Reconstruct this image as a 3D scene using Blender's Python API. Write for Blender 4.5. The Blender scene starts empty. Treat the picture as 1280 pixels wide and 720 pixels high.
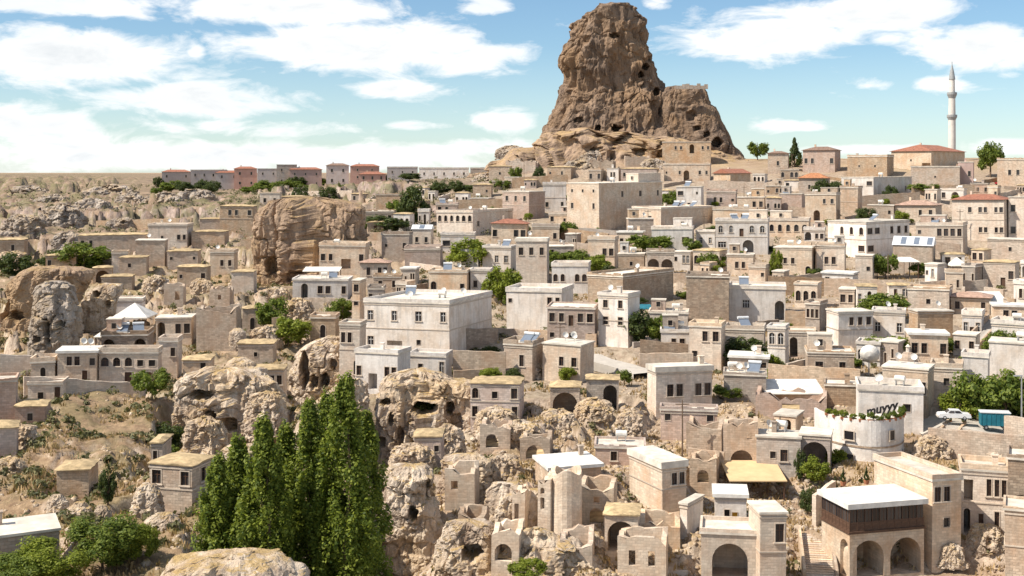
import bpy, bmesh, math, random
import numpy as np
from mathutils import Vector
from mathutils.geometry import tessellate_polygon

# ------------------------------------------------------------------ camera
F = 1545.0            # focal length in pixels of the 1280 px wide photograph
HOR = 215.0           # row of the eye level in the photograph
HC = 60.0             # camera height (m)
SC = bpy.context.scene
COL = SC.collection
cd = bpy.data.cameras.new('camera'); cam = bpy.data.objects.new('camera', cd); COL.objects.link(cam)
cam.location = (0, 0, HC); cam.rotation_euler = (math.radians(90), 0, 0)
cd.sensor_width = 36.0; cd.lens = F / 1280 * 36.0; cd.shift_y = -(360 - HOR) / 1280
cd.clip_start = 1.0; cd.clip_end = 30000
SC.camera = cam

# ------------------------------------------------------------------ sky, sun, exposure
SUN_AZ = math.radians(-108)      # bearing of the sun from +Y, clockwise positive (left of the view)
SUN_EL = math.radians(49)
w = bpy.data.worlds.new('World'); SC.world = w; w.use_nodes = True
nt = w.node_tree; nt.nodes.clear()
def N(tree, typ, **kw):
    n = tree.nodes.new(typ)
    for k, v in kw.items():
        if k.startswith('i_'):
            n.inputs[int(k[2:]) if k[2:].isdigit() else k[2:]].default_value = v
        else: setattr(n, k, v)
    return n
def math_(tree, op, a, b=None, c=None, clamp=False):
    n = tree.nodes.new('ShaderNodeMath'); n.operation = op; n.use_clamp = clamp
    for i, v in enumerate((a, b, c)):
        if v is None: continue
        if isinstance(v, (int, float)): n.inputs[i].default_value = v
        else: tree.links.new(v, n.inputs[i])
    return n.outputs[0]
def mixc(tree, fac, a, b, blend='MIX'):
    n = tree.nodes.new('ShaderNodeMix'); n.data_type = 'RGBA'; n.blend_type = blend
    for s, v in ((n.inputs[0], fac), (n.inputs[6], a), (n.inputs[7], b)):
        if isinstance(v, (int, float)): s.default_value = v
        elif isinstance(v, tuple): s.default_value = v if len(v) == 4 else v + (1,)
        else: tree.links.new(v, s)
    return n.outputs[2]
def ramp(tree, fac, stops):
    n = tree.nodes.new('ShaderNodeValToRGB')
    e = n.color_ramp.elements
    while len(e) < len(stops): e.new(0.5)
    for el, (p, c) in zip(e, stops):
        el.position = p; el.color = (c, c, c, 1) if isinstance(c, (int, float)) else c + (1,)
    tree.links.new(fac, n.inputs[0]); return n.outputs[0]

SKY_STRENGTH = 0.074
sky = N(nt, 'ShaderNodeTexSky', sky_type='NISHITA', sun_disc=False, sun_elevation=SUN_EL,
        sun_rotation=SUN_AZ, altitude=1200, air_density=1.0, dust_density=0.6, ozone_density=2.0)
tc = N(nt, 'ShaderNodeTexCoord')
sp = N(nt, 'ShaderNodeSeparateXYZ'); nt.links.new(tc.outputs['Generated'], sp.inputs[0])
X, Y, Z = sp.outputs
az = math_(nt, 'ARCTAN2', X, Y)
el = math_(nt, 'ARCSINE', Z)
# cloud field: one noise sheet over the whole sky, with the clouds of this day where they stood
cv = N(nt, 'ShaderNodeCombineXYZ')
nt.links.new(math_(nt, 'MULTIPLY', az, 9.0), cv.inputs[0]); nt.links.new(math_(nt, 'MULTIPLY', el, 24.0), cv.inputs[1])
n1 = N(nt, 'ShaderNodeTexNoise', noise_dimensions='3D'); nt.links.new(cv.outputs[0], n1.inputs['Vector'])
n1.inputs['Scale'].default_value = 2.0; n1.inputs['Detail'].default_value = 9; n1.inputs['Roughness'].default_value = 0.62
n1.inputs['Distortion'].default_value = 0.4
CLOUDS = [(95,72,150,40,1.1),(70,8,130,16,1.0),(350,14,150,24,1.1),(450,58,190,36,1.15),(560,70,120,26,1),(240,126,150,24,1.0),
  (490,112,75,14,.9),(30,150,100,24,1),(90,190,150,30,1),(330,196,320,22,.95),(630,150,55,18,.95),(520,157,50,8,.8),
  (970,45,130,30,1.1),(1080,16,150,24,1.1),(1110,48,34,10,.8),(1220,62,90,34,1.05),(1178,104,36,13,.95),(985,158,50,10,.9),
  (1095,106,34,11,.75),(610,8,36,14,.9),(245,64,16,15,.8),(1262,182,50,12,.9),(600,186,110,16,.8),(1080,186,90,8,.8),
  (820,4,22,10,.8),(1262,95,25,8,.7),(300,160,130,14,.7)]
acc = None
for (cx, cy, rx, ry, wt) in CLOUDS:
    a0 = math.atan2(cx - 640, F); e0 = math.atan2(HOR - cy, math.hypot(F, cx - 640))
    dx = math_(nt, 'MULTIPLY_ADD', az, F / rx, -a0 * F / rx)
    dy = math_(nt, 'MULTIPLY_ADD', el, F / ry, -e0 * F / ry)
    d2 = math_(nt, 'MULTIPLY_ADD', dy, dy, math_(nt, 'MULTIPLY', dx, dx))
    g = math_(nt, 'DIVIDE', wt, math_(nt, 'ADD', 1.0, math_(nt, 'POWER', math_(nt, 'MULTIPLY', d2, 1.25), 1.6)))
    acc = g if acc is None else math_(nt, 'MAXIMUM', acc, g)
# elsewhere in the sky the same amount of cloud from a broad noise
n2 = N(nt, 'ShaderNodeTexNoise'); nt.links.new(cv.outputs[0], n2.inputs['Vector']); n2.inputs['Scale'].default_value = 0.55
n2.inputs['Detail'].default_value = 3
broad = ramp(nt, n2.outputs['Fac'], [(0.42, 0.0), (0.62, 1.0)])
out_az = math_(nt, 'SMOOTH_MAX', math_(nt, 'SUBTRACT', math_(nt, 'ABSOLUTE', az), 0.42), math_(nt, 'SUBTRACT', el, 0.15), 0.03)
outm = math_(nt, 'MULTIPLY', out_az, 12.0, clamp=True)
field = math_(nt, 'MULTIPLY_ADD', math_(nt, 'SUBTRACT', broad, acc), outm, acc)
dens = math_(nt, 'ADD', field, math_(nt, 'MULTIPLY', math_(nt, 'SUBTRACT', n1.outputs['Fac'], 0.52), 2.1))
cmask = ramp(nt, dens, [(0.34, 0.0), (0.52, 0.35), (0.72, 0.8), (1.0, 1.0)])
thick = ramp(nt, math_(nt, 'MULTIPLY', math_(nt, 'ADD', dens, math_(nt, 'MULTIPLY', math_(nt, 'SUBTRACT', n2.outputs['Fac'], .5), 1.0)), 0.6), [(0.42, 0.0), (0.95, 1.0)])
ccol = mixc(nt, math_(nt, 'MULTIPLY', thick, 0.75), (11.0, 11.0, 10.9), (6.2, 6.8, 7.3))
skyc = mixc(nt, 1.0, sky.outputs[0], (1.02, 1.18, 1.24), 'MULTIPLY')
# pale band of air near the horizon
hz = ramp(nt, el, [(0.0, 1.0), (0.10, 0.0)])
skyc = mixc(nt, math_(nt, 'MULTIPLY', hz, 0.25), skyc, (10.2, 10.9, 10.9))
fin = mixc(nt, cmask, skyc, ccol)
bg = N(nt, 'ShaderNodeBackground'); bg.inputs[1].default_value = SKY_STRENGTH
nt.links.new(fin, bg.inputs[0])
wo = N(nt, 'ShaderNodeOutputWorld'); nt.links.new(bg.outputs[0], wo.inputs[0])

sl = bpy.data.lights.new('sun', 'SUN'); sl.energy = 5.0; sl.angle = math.radians(0.53); sl.color = (1.0, 0.92, 0.80)
so = bpy.data.objects.new('sun', sl); COL.objects.link(so)
sdir = Vector((math.sin(SUN_AZ) * math.cos(SUN_EL), math.cos(SUN_AZ) * math.cos(SUN_EL), math.sin(SUN_EL)))
so.rotation_euler = sdir.to_track_quat('Z', 'Y').to_euler(); so.location = (-200, 0, 300)
SC.view_settings.view_transform = 'Standard'; SC.view_settings.look = 'None'
SC.view_settings.exposure = 0.5; SC.view_settings.gamma = 1.0
SC.view_settings.use_curve_mapping = False
SC.render.engine = 'CYCLES'
SC.cycles.max_bounces = 5; SC.cycles.diffuse_bounces = 3; SC.cycles.glossy_bounces = 2
SC.cycles.transparent_max_bounces = 4; SC.cycles.transmission_bounces = 2
SC.cycles.use_denoising = True

# ------------------------------------------------------------------ noise (numpy)
_r = np.random.RandomState(7)
_P = np.concatenate([_r.permutation(256)] * 3)
_G = _r.normal(size=(256, 3)); _G /= np.linalg.norm(_G, axis=1)[:, None]
def pn(x, y, z):
    xi = np.floor(x).astype(np.int64); yi = np.floor(y).astype(np.int64); zi = np.floor(z).astype(np.int64)
    xf = x - xi; yf = y - yi; zf = z - zi
    u = xf*xf*xf*(xf*(xf*6-15)+10); v = yf*yf*yf*(yf*(yf*6-15)+10); t = zf*zf*zf*(zf*(zf*6-15)+10)
    xi &= 255; yi &= 255; zi &= 255
    def g(i, j, k):
        h = _P[_P[_P[(xi+i) & 255] + ((yi+j) & 255)] + ((zi+k) & 255)]
        gr = _G[h]; return gr[..., 0]*(xf-i) + gr[..., 1]*(yf-j) + gr[..., 2]*(zf-k)
    l = lambda a, b, f: a + f*(b-a)
    return l(l(l(g(0,0,0), g(1,0,0), u), l(g(0,1,0), g(1,1,0), u), v), l(l(g(0,0,1), g(1,0,1), u), l(g(0,1,1), g(1,1,1), u), v), t) * 1.5
def fbm(x, y, z, s, octv=4, gain=0.5):
    a = 1.0; o = 0.0; f = 1.0 / s
    for _ in range(octv):
        o = o + a * pn(x*f + 13.7, y*f + 5.1, z*f + 9.3); a *= gain; f *= 2.03
    return o
def ridged(x, y, z, s, octv=4, gain=0.5):
    a = 1.0; o = 0.0; f = 1.0 / s
    for _ in range(octv):
        o = o + a * (1 - 2*np.abs(pn(x*f + 3.1, y*f + 7.7, z*f + 1.9))); a *= gain; f *= 2.1
    return o
def _hash(i, j, k):
    h = (i*374761393 + j*668265263 + k*1274126177) & 0xffffffff; h = ((h ^ (h >> 13))*1103515245) & 0xffffffff
    h ^= h >> 16; return h
def worley(x, y, z, s, flat=False):
    """distance to nearest cell, gap to the next, and a random number per cell"""
    x, y, z = x/s, y/s, z/s; xi = np.floor(x).astype(np.int64); yi = np.floor(y).astype(np.int64); zi = np.floor(z).astype(np.int64)
    f1 = np.full(x.shape, 9.0); f2 = np.full(x.shape, 9.0); c = np.zeros(x.shape)
    for i in (-1, 0, 1):
        for j in (-1, 0, 1):
            for k in ((0,) if flat else (-1, 0, 1)):
                h = _hash(xi+i, yi+j, zi+k); rx = (h & 1023)/1023; ry = ((h >> 10) & 1023)/1023; rz = ((h >> 20) & 1023)/1023
                d = (xi+i+rx-x)**2 + (yi+j+ry-y)**2 + (0 if flat else (zi+k+rz-z)**2)
                n = d < f1; f2 = np.where(n, f1, np.minimum(f2, d)); c = np.where(n, ((h >> 7) & 255)/255, c); f1 = np.where(n, d, f1)
    return np.sqrt(f1), np.sqrt(f2) - np.sqrt(f1), c
def sstep(a, b, x):
    t = np.clip((x - a) / (b - a), 0, 1); return t*t*(3-2*t)

# ------------------------------------------------------------------ ground surface: photo rows -> depth, from the usual size of houses, cars, windows
PY = [720, 660, 600, 550, 500, 450, 400, 350, 300, 260]
TAB = {-250: [112,125,141,160,180,206,246,305,400,580],
       0:   [112,125,141,160,180,206,246,302,390,540],
       200: [112,128,146,165,188,213,250,300,372,495],
       400: [118,131,147,165,188,215,250,298,352,455],
       640: [125,138,152,168,188,214,248,295,348,415],
       760: [128,140,154,169,188,213,246,292,343,405],
       900: [130,142,155,170,188,212,244,289,340,400],
       1090:[131,141,153,168,184,208,241,286,337,393],
       1280:[130,140,152,165,181,205,239,284,334,388],
       1500:[130,140,152,165,181,205,239,284,334,388]}
ctl = [(px, py, d) for px, ds in TAB.items() for py, d in zip(PY, ds)]
for px in (-250, 0, 200, 400, 560): ctl += [(px, 236, 790 if px < 500 else 720), (px, 224, 1500), (px, 219.5, 3500), (px, 217.5, 9000)]
for px, rows in {640: [(235,470),(218,520)], 700: [(232,470),(210,510),(203,540)], 760: [(232,462),(212,500),(200,540),(200,600)], 900: [(232,452),(212,492),(200,535),(200,600)],
                 1090: [(232,440),(215,465),(203,490),(200,520)], 1280: [(232,430),(215,455),(206,478),(202,505)], 1500: [(232,430),(215,455),(206,478),(202,505)]}.items():
    ctl += [(px, py, d) for py, d in rows]
for px in (700, 900, 1090, 1280, 1500): ctl += [(px, 209, 900), (px, 213, 1800), (px, 216, 4000), (px, 217.5, 9000)]
for px in (-250, 0, 200, 400, 640, 900, 1280, 1500): ctl.append((px, 215 + 43.5 / 70 * F, 70))
ctl = np.array(ctl, float)
def tps_fit(P, v, reg=1e-3):
    d = np.linalg.norm(P[:, None] - P[None], axis=2); K = np.where(d > 0, d*d*np.log(d + 1e-12), 0) + reg*np.eye(len(P))
    A = np.zeros((len(P)+3, len(P)+3)); A[:-3, :-3] = K; A[:-3, -3] = 1; A[:-3, -2:] = P; A[-3, :-3] = 1; A[-2:, :-3] = P.T
    return np.linalg.solve(A, np.concatenate([v, np.zeros(3)]))
_CP = np.stack([ctl[:, 0] / 400, np.log(ctl[:, 2]) * 2.2], 1)
_CW = tps_fit(_CP, HC - (ctl[:, 1] - HOR) / F * ctl[:, 2])      # height above datum
def zsurf(px, Yd):
    px = np.clip(np.atleast_1d(np.asarray(px, float)), -250, 1500); Yd = np.atleast_1d(np.asarray(Yd, float))
    q = np.stack([px / 400, np.log(np.clip(Yd, 60, 9000)) * 2.2], -1).reshape(-1, 2); out = np.empty(len(q))
    for i in range(0, len(q), 40000):
        d2 = ((q[i:i+40000, None] - _CP[None])**2).sum(2)
        out[i:i+40000] = (0.5 * d2 * np.log(d2 + 1e-12)) @ _CW[:-3] + _CW[-3] + q[i:i+40000] @ _CW[-2:]
    return out.reshape(px.shape)
_YS = np.exp(np.linspace(math.log(72), math.log(6000), 900))
_hit = {}
def depth_at(px, py):
    """distance along Y at which the sight line through a pixel meets the ground"""
    k = round(px / 4)
    if k not in _hit: _hit[k] = zsurf(np.full(900, k*4.0), _YS)
    ray = HC - (py - HOR) / F * _YS
    b = np.nonzero(_hit[k] >= ray)[0]
    if len(b) == 0: return 600.0
    return float(_YS[max(b[0], 1)])
def W(px, py, D): return ((px - 640) / F * D, D, HC - (py - HOR) / F * D)

# ------------------------------------------------------------------ mesh helpers
def mesh_np(name, V, Q, smooth=False, mats=(), uv=None, mi=None):
    me = bpy.data.meshes.new(name); V = np.asarray(V, np.float32); Q = np.asarray(Q, np.int32); k = Q.shape[1]
    me.vertices.add(len(V)); me.vertices.foreach_set('co', V.ravel())
    me.loops.add(Q.size); me.loops.foreach_set('vertex_index', Q.ravel())
    me.polygons.add(len(Q)); me.polygons.foreach_set('loop_start', np.arange(len(Q), dtype=np.int32) * k)
    me.polygons.foreach_set('loop_total', np.full(len(Q), k, np.int32))
    if smooth: me.polygons.foreach_set('use_smooth', np.ones(len(Q), bool))
    for m in mats: me.materials.append(m)
    if mi is not None: me.polygons.foreach_set('material_index', np.asarray(mi, np.int32))
    me.update(calc_edges=True); return me
class MB:
    """collects faces (with metre UVs) into one mesh"""
    def __init__(s): s.v = []; s.f = []; s.uv = []; s.m = []
    def face(s, pts, uv=None, m=0):
        i = len(s.v); s.v += [tuple(p) for p in pts]; s.f.append(tuple(range(i, i + len(pts))))
        if uv is None:
            p0 = Vector(pts[0]); n = (Vector(pts[1]) - p0).cross(Vector(pts[2]) - p0)
            if abs(n.z) > 0.7 * n.length: uv = [(p[0], p[1]) for p in pts]
            else:
                h = Vector((-n.y, n.x, 0)); h = h.normalized() if h.length > 1e-6 else Vector((1, 0, 0))
                uv = [(Vector(p).dot(h), p[2]) for p in pts]
        s.uv += list(uv); s.m.append(m)
    def box(s, x0, x1, y0, y1, z0, z1, m=0, bottom=True):
        a=(x0,y0,z0);b=(x1,y0,z0);c=(x1,y1,z0);d=(x0,y1,z0);e=(x0,y0,z1);f=(x1,y0,z1);g=(x1,y1,z1);h=(x0,y1,z1)
        for q in ((a,b,f,e),(b,c,g,f),(c,d,h,g),(d,a,e,h),(e,f,g,h)): s.face(q, m=m)
        if bottom: s.face((d,c,b,a), m=m)
    def tube(s, pts, r, n=6, m=0):
        rings = []
        for i, p in enumerate(pts):
            p = Vector(p); q = Vector(pts[min(i+1, len(pts)-1)]) - Vector(pts[max(i-1, 0)]); q.normalize()
            a = q.orthogonal().normalized(); b = q.cross(a); rr = r[i] if isinstance(r, (list, tuple)) else r
            rings.append([p + (a*math.cos(2*math.pi*k/n) + b*math.sin(2*math.pi*k/n))*rr for k in range(n)])
        for i in range(len(rings)-1):
            for k in range(n): s.face((rings[i][k], rings[i][(k+1)%n], rings[i+1][(k+1)%n], rings[i+1][k]), m=m)
        s.face(rings[-1], m=m); s.face(rings[0][::-1], m=m)
    def lathe(s, prof, n=16, m=0, cx=0, cy=0):
        for (r0, z0), (r1, z1) in zip(prof, prof[1:]):
            for k in range(n):
                a = 2*math.pi*k/n; b = 2*math.pi*(k+1)/n; ca, sa, cb, sb = math.cos(a), math.sin(a), math.cos(b), math.sin(b)
                p = [(cx+r0*ca,cy+r0*sa,z0),(cx+r0*cb,cy+r0*sb,z0),(cx+r1*cb,cy+r1*sb,z1),(cx+r1*ca,cy+r1*sa,z1)]
                if r0 < 1e-4: p = [p[0], p[2], p[3]]
                elif r1 < 1e-4: p = p[:3]
                s.face(p, m=m)
    def mesh(s, name, mats, smooth=False):
        me = bpy.data.meshes.new(name); me.from_pydata(s.v, [], s.f)
        u = me.uv_layers.new(name='UVMap'); u.data.foreach_set('uv', np.array(s.uv, np.float32).ravel())
        for m in mats: me.materials.append(m)
        me.polygons.foreach_set('material_index', s.m)
        if smooth: me.polygons.foreach_set('use_smooth', [True]*len(s.f))
        me.update(); return me
def link(name, me, parent=None, loc=None, rz=None):
    o = bpy.data.objects.new(name, me); COL.objects.link(o)
    if parent: o.parent = parent
    if loc is not None: o.location = loc
    if rz is not None: o.rotation_euler = (0, 0, rz)
    return o
def tag(o, label=None, cat=None, group=None, kind=None):
    if label: o['label'] = label
    if cat: o['category'] = cat
    if group: o['group'] = group
    if kind: o['kind'] = kind
    return o
def copy_tree(o, parent=None):
    c = o.copy(); COL.objects.link(c); c.parent = parent
    for ch in o.children: copy_tree(ch, c)
    return c

# ------------------------------------------------------------------ materials
def newmat(name):
    m = bpy.data.materials.new(name); m.use_nodes = True; t = m.node_tree
    return m, t, t.nodes['Principled BSDF']
def noise(t, vec, scale, detail=4, rough=0.55):
    n = N(t, 'ShaderNodeTexNoise'); n.inputs['Scale'].default_value = scale; n.inputs['Detail'].default_value = detail
    n.inputs['Roughness'].default_value = rough
    if vec is not None: t.links.new(vec, n.inputs['Vector'])
    return n.outputs['Fac']
def scalevec(t, vec, s):
    n = N(t, 'ShaderNodeMapping'); n.inputs['Scale'].default_value = s; t.links.new(vec, n.inputs['Vector']); return n.outputs[0]
def bump(t, b, h, strength, dist):
    n = N(t, 'ShaderNodeBump'); n.inputs['Strength'].default_value = strength; n.inputs['Distance'].default_value = dist
    t.links.new(h, n.inputs['Height']); t.links.new(n.outputs[0], b.inputs['Normal'])
def mul(c, k): return tuple(min(1, x*k) for x in c)
def wallmat(name, base, block=0.5, stain=0.5, hue=(0.8, 0.62, 0.5)):
    """masonry or render: courses in metre UVs, streaks and patches of weathering"""
    m, t, b = newmat(name); g = N(t, 'ShaderNodeTexCoord'); oi = N(t, 'ShaderNodeObjectInfo')
    ob = N(t, 'ShaderNodeVectorMath', operation='ADD'); t.links.new(g.outputs['Object'], ob.inputs[0])
    k = N(t, 'ShaderNodeVectorMath', operation='SCALE'); k.inputs[0].default_value = (37, 91, 53); t.links.new(oi.outputs['Random'], k.inputs[3]); t.links.new(k.outputs[0], ob.inputs[1])
    vec = ob.outputs[0]
    br = N(t, 'ShaderNodeTexBrick'); t.links.new(g.outputs['UV'], br.inputs['Vector'])
    br.inputs['Scale'].default_value = 1.0; br.inputs['Brick Width'].default_value = 0.62; br.inputs['Row Height'].default_value = 0.30
    br.inputs['Mortar Size'].default_value = 0.02; br.inputs['Mortar Smooth'].default_value = 0.4
    br.inputs['Color1'].default_value = mul(base, 0.66) + (1,); br.inputs['Color2'].default_value = mul(base, 1.2) + (1,); br.inputs['Mortar'].default_value = mul(base, 0.6) + (1,)
    c = mixc(t, block, base, br.outputs['Color'])
    c = mixc(t, ramp(t, noise(t, vec, 0.35, 5), [(0.40, 0.0), (0.68, stain)]), c, tuple(x*y for x, y in zip(base, hue)))
    st = noise(t, scalevec(t, vec, (1.3, 1.3, 0.16)), 1.0, 5, 0.65)
    c = mixc(t, ramp(t, st, [(0.48, 0.0), (0.72, stain*0.95)]), c, mul(base, 0.55))
    c = mixc(t, ramp(t, noise(t, vec, 2.2, 5, 0.7), [(0.5, 0.0), (0.72, stain*0.6)]), c, tuple(min(1, x*1.18) for x in base))
    rv = math_(t, 'MULTIPLY_ADD', oi.outputs['Random'], 0.34, 0.80)
    hs = N(t, 'ShaderNodeHueSaturation'); t.links.new(rv, hs.inputs['Value']); t.links.new(c, hs.inputs['Color'])
    t.links.new(math_(t, 'MULTIPLY_ADD', math_(t, 'FRACT', math_(t, 'MULTIPLY', oi.outputs['Random'], 7.3)), 0.45, 0.80), hs.inputs['Saturation'])
    t.links.new(hs.outputs[0], b.inputs['Base Color']); b.inputs['Roughness'].default_value = 0.9; b.inputs['Specular IOR Level'].default_value = 0.15
    hgt = math_(t, 'ADD', math_(t, 'MULTIPLY', br.outputs['Fac'], -0.5*block), noise(t, vec, 3.0, 6, 0.7))
    bump(t, b, hgt, 0.7, 0.08); return m
WALL = {'W': wallmat('white_plaster', (0.74, 0.685, 0.63), 0.16, 0.8, (0.74, 0.66, 0.58)),
        'C': wallmat('cream_stone', (0.67, 0.565, 0.455), 0.55, 0.65),
        'T': wallmat('tan_stone', (0.525, 0.425, 0.33), 0.8, 0.65),
        'P': wallmat('pink_stone', (0.555, 0.44, 0.37), 0.65, 0.55),
        'G': wallmat('grey_stone', (0.45, 0.39, 0.335), 0.7, 0.55),
        'B': wallmat('brown_rubble_stone', (0.37, 0.285, 0.21), 0.95, 0.6),
        'K': wallmat('skyline_block', (0.52, 0.46, 0.43), 0.05, 0.3),
        'R': wallmat('rose_render', (0.50, 0.34, 0.29), 0.05, 0.3)}
def simple(name, col, rough=0.7, var=0.25, sc=1.2, bmp=0.0, metal=0.0, rnd=0.0):
    m, t, b = newmat(name); g = N(t, 'ShaderNodeTexCoord')
    n = noise(t, g.outputs['Object'], sc, 6, 0.65)
    c = mixc(t, ramp(t, n, [(0.35, 0.0), (0.7, 1.0)]), mul(col, 1 - var), mul(col, 1 + var))
    if rnd:
        oi = N(t, 'ShaderNodeObjectInfo'); hs = N(t, 'ShaderNodeHueSaturation'); t.links.new(c, hs.inputs['Color'])
        t.links.new(math_(t, 'MULTIPLY_ADD', oi.outputs['Random'], rnd, 1 - rnd/2), hs.inputs['Value']); c = hs.outputs[0]
    t.links.new(c, b.inputs['Base Color']); b.inputs['Roughness'].default_value = rough; b.inputs['Metallic'].default_value = metal
    b.inputs['Specular IOR Level'].default_value = 0.3
    if bmp: bump(t, b, n, bmp, 0.1)
    return m
M_ROOF = simple('roof_screed', (0.60, 0.54, 0.46), 0.9, 0.28, 0.5, 0.3, rnd=0.3)
M_ROOFW = simple('white_roof_membrane', (0.68, 0.65, 0.60), 0.7, 0.22, 0.6, 0.1)
M_EARTH = simple('earth_roof', (0.45, 0.335, 0.19), 0.95, 0.4, 0.9, 0.8, rnd=0.25)
M_WOOD = simple('dark_wood', (0.10, 0.055, 0.035), 0.6, 0.3, 4)
M_YDOOR = simple('ochre_door_paint', (0.50, 0.27, 0.03), 0.5, 0.15, 2)
M_FRAME = simple('window_stone_trim', (0.52, 0.435, 0.35), 0.8, 0.15, 3, rnd=0.3)
M_WFRAME = simple('white_window_paint', (0.72, 0.70, 0.67), 0.5, 0.1, 3)
M_CONC = simple('concrete', (0.42, 0.39, 0.35), 0.9, 0.25, 0.7, 0.4)
M_ROAD = simple('pale_road', (0.46, 0.42, 0.37), 0.9, 0.15, 0.4, 0.2)
M_METAL = simple('grey_metal', (0.45, 0.46, 0.47), 0.4, 0.1, 2, metal=0.6)
M_LEAD = simple('grey_lead', (0.30, 0.31, 0.31), 0.5, 0.15, 1)
M_MINA = simple('minaret_stone', (0.62, 0.58, 0.53), 0.8, 0.12, 0.5)
M_CANVAS = simple('canvas', (0.74, 0.70, 0.62), 0.8, 0.12, 0.6)
M_TANCAN = simple('tan_canvas', (0.60, 0.43, 0.24), 0.8, 0.12, 0.6)
M_RED = simple('red_canvas', (0.45, 0.04, 0.06), 0.7, 0.15, 1)
M_TEAL = simple('teal_paint', (0.02, 0.15, 0.20), 0.5, 0.2, 1)
M_BLACK = simple('black_metal', (0.02, 0.02, 0.022), 0.5, 0.1, 2)
M_CARW = simple('white_car_paint', (0.75, 0.75, 0.75), 0.25, 0.03, 1)
M_TYRE = simple('tyre_rubber', (0.02, 0.02, 0.02), 0.8, 0.1, 3)
M_BARK = simple('bark', (0.16, 0.11, 0.075), 0.9, 0.35, 3, 0.8)
M_TERRA = simple('terracotta', (0.40, 0.17, 0.09), 0.8, 0.2, 3)
M_SOLAR = simple('solar_glass', (0.16, 0.19, 0.24), 0.15, 0.1, 1)
M_ALU = simple('light_sheet_metal', (0.62, 0.63, 0.64), 0.45, 0.1, 0.8)
def glassmat():
    m, t, b = newmat('window_glass'); oi = N(t, 'ShaderNodeObjectInfo')
    c = mixc(t, oi.outputs['Random'], (0.018, 0.016, 0.018), (0.07, 0.062, 0.06))
    t.links.new(c, b.inputs['Base Color']); b.inputs['Roughness'].default_value = 0.12; b.inputs['Specular IOR Level'].default_value = 0.35; return m
M_GLASS = glassmat()
def tilemat(name, col):
    m, t, b = newmat(name); g = N(t, 'ShaderNodeTexCoord')
    wv = N(t, 'ShaderNodeTexWave', wave_type='BANDS', bands_direction='X'); t.links.new(g.outputs['UV'], wv.inputs['Vector'])
    wv.inputs['Scale'].default_value = 1.1; wv.inputs['Distortion'].default_value = 0.3
    n = noise(t, g.outputs['Object'], 1.1, 6, 0.7)
    c = mixc(t, ramp(t, n, [(0.35, 0.0), (0.68, 1.0)]), mul(col, 0.62), mul(col, 1.3))
    c = mixc(t, math_(t, 'MULTIPLY', wv.outputs['Fac'], 0.3), c, mul(col, 0.5))
    t.links.new(c, b.inputs['Base Color']); b.inputs['Roughness'].default_value = 0.85; bump(t, b, wv.outputs['Fac'], 0.8, 0.08); return m
M_TILE = tilemat('red_roof_tile', (0.42, 0.17, 0.105)); M_TILEO = tilemat('orange_roof_tile', (0.56, 0.24, 0.11)); M_TILEP = tilemat('pale_roof_tile', (0.55, 0.36, 0.27))
M_TILEB = tilemat('brown_roof_tile', (0.30, 0.19, 0.14))
def rockmat(name, pale, dark, ochre, crack=0.5, sc=1.0, grass=0.0):
    m, t, b = newmat(name); g = N(t, 'ShaderNodeTexCoord'); ge = N(t, 'ShaderNodeNewGeometry')
    pos = ge.outputs['Position']
    n1 = noise(t, pos, 0.10*sc, 6, 0.6); n2 = noise(t, scalevec(t, pos, (1, 1, 0.3)), 0.42*sc, 8, 0.68); n3 = noise(t, pos, 2.2*sc, 6, 0.7)
    c = mixc(t, ramp(t, n2, [(0.34, 1.0), (0.6, 0.0)]), pale, dark)
    c = mixc(t, ramp(t, n1, [(0.45, 0.0), (0.66, 0.75)]), c, ochre)
    st = noise(t, scalevec(t, pos, (1, 1, 0.07)), 0.9*sc, 6, 0.62)
    c = mixc(t, ramp(t, st, [(0.54, 0.0), (0.74, crack)]), c, mul(dark, 0.55))
    c = mixc(t, ramp(t, n3, [(0.50, 0.0), (0.75, 0.5)]), c, mul(pale, 1.15))
    if grass:
        sx = N(t, 'ShaderNodeSeparateXYZ'); t.links.new(ge.outputs['Normal'], sx.inputs[0])
        gm = math_(t, 'MULTIPLY', ramp(t, sx.outputs[2], [(0.70, 0.0), (0.90, 1.0)]), ramp(t, noise(t, pos, 0.5, 5), [(0.42, 0.0), (0.56, grass)]))
        c = mixc(t, gm, c, (0.44, 0.30, 0.12))
    t.links.new(c, b.inputs['Base Color']); b.inputs['Roughness'].default_value = 0.95; b.inputs['Specular IOR Level'].default_value = 0.1
    h = math_(t, 'ADD', math_(t, 'MULTIPLY', n2, 1.5), n3); bump(t, b, h, 0.9, 0.45/sc); return m
M_CASTLE = rockmat('castle_rock', (0.30, 0.215, 0.155), (0.085, 0.06, 0.048), (0.32, 0.20, 0.11), 0.85, 0.5)
M_CLIFF = rockmat('brown_cliff_rock', (0.43, 0.31, 0.22), (0.20, 0.14, 0.105), (0.44, 0.30, 0.17), 0.75, 0.8, 0.5)
M_TUFF = rockmat('pale_tuff', (0.69, 0.58, 0.465), (0.30, 0.215, 0.155), (0.54, 0.385, 0.225), 0.6, 1.2, 0.8)
M_TUFFG = rockmat('grey_tuff', (0.46, 0.40, 0.345), (0.21, 0.165, 0.135), (0.42, 0.32, 0.22), 0.6, 1.2, 0.5)
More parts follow.
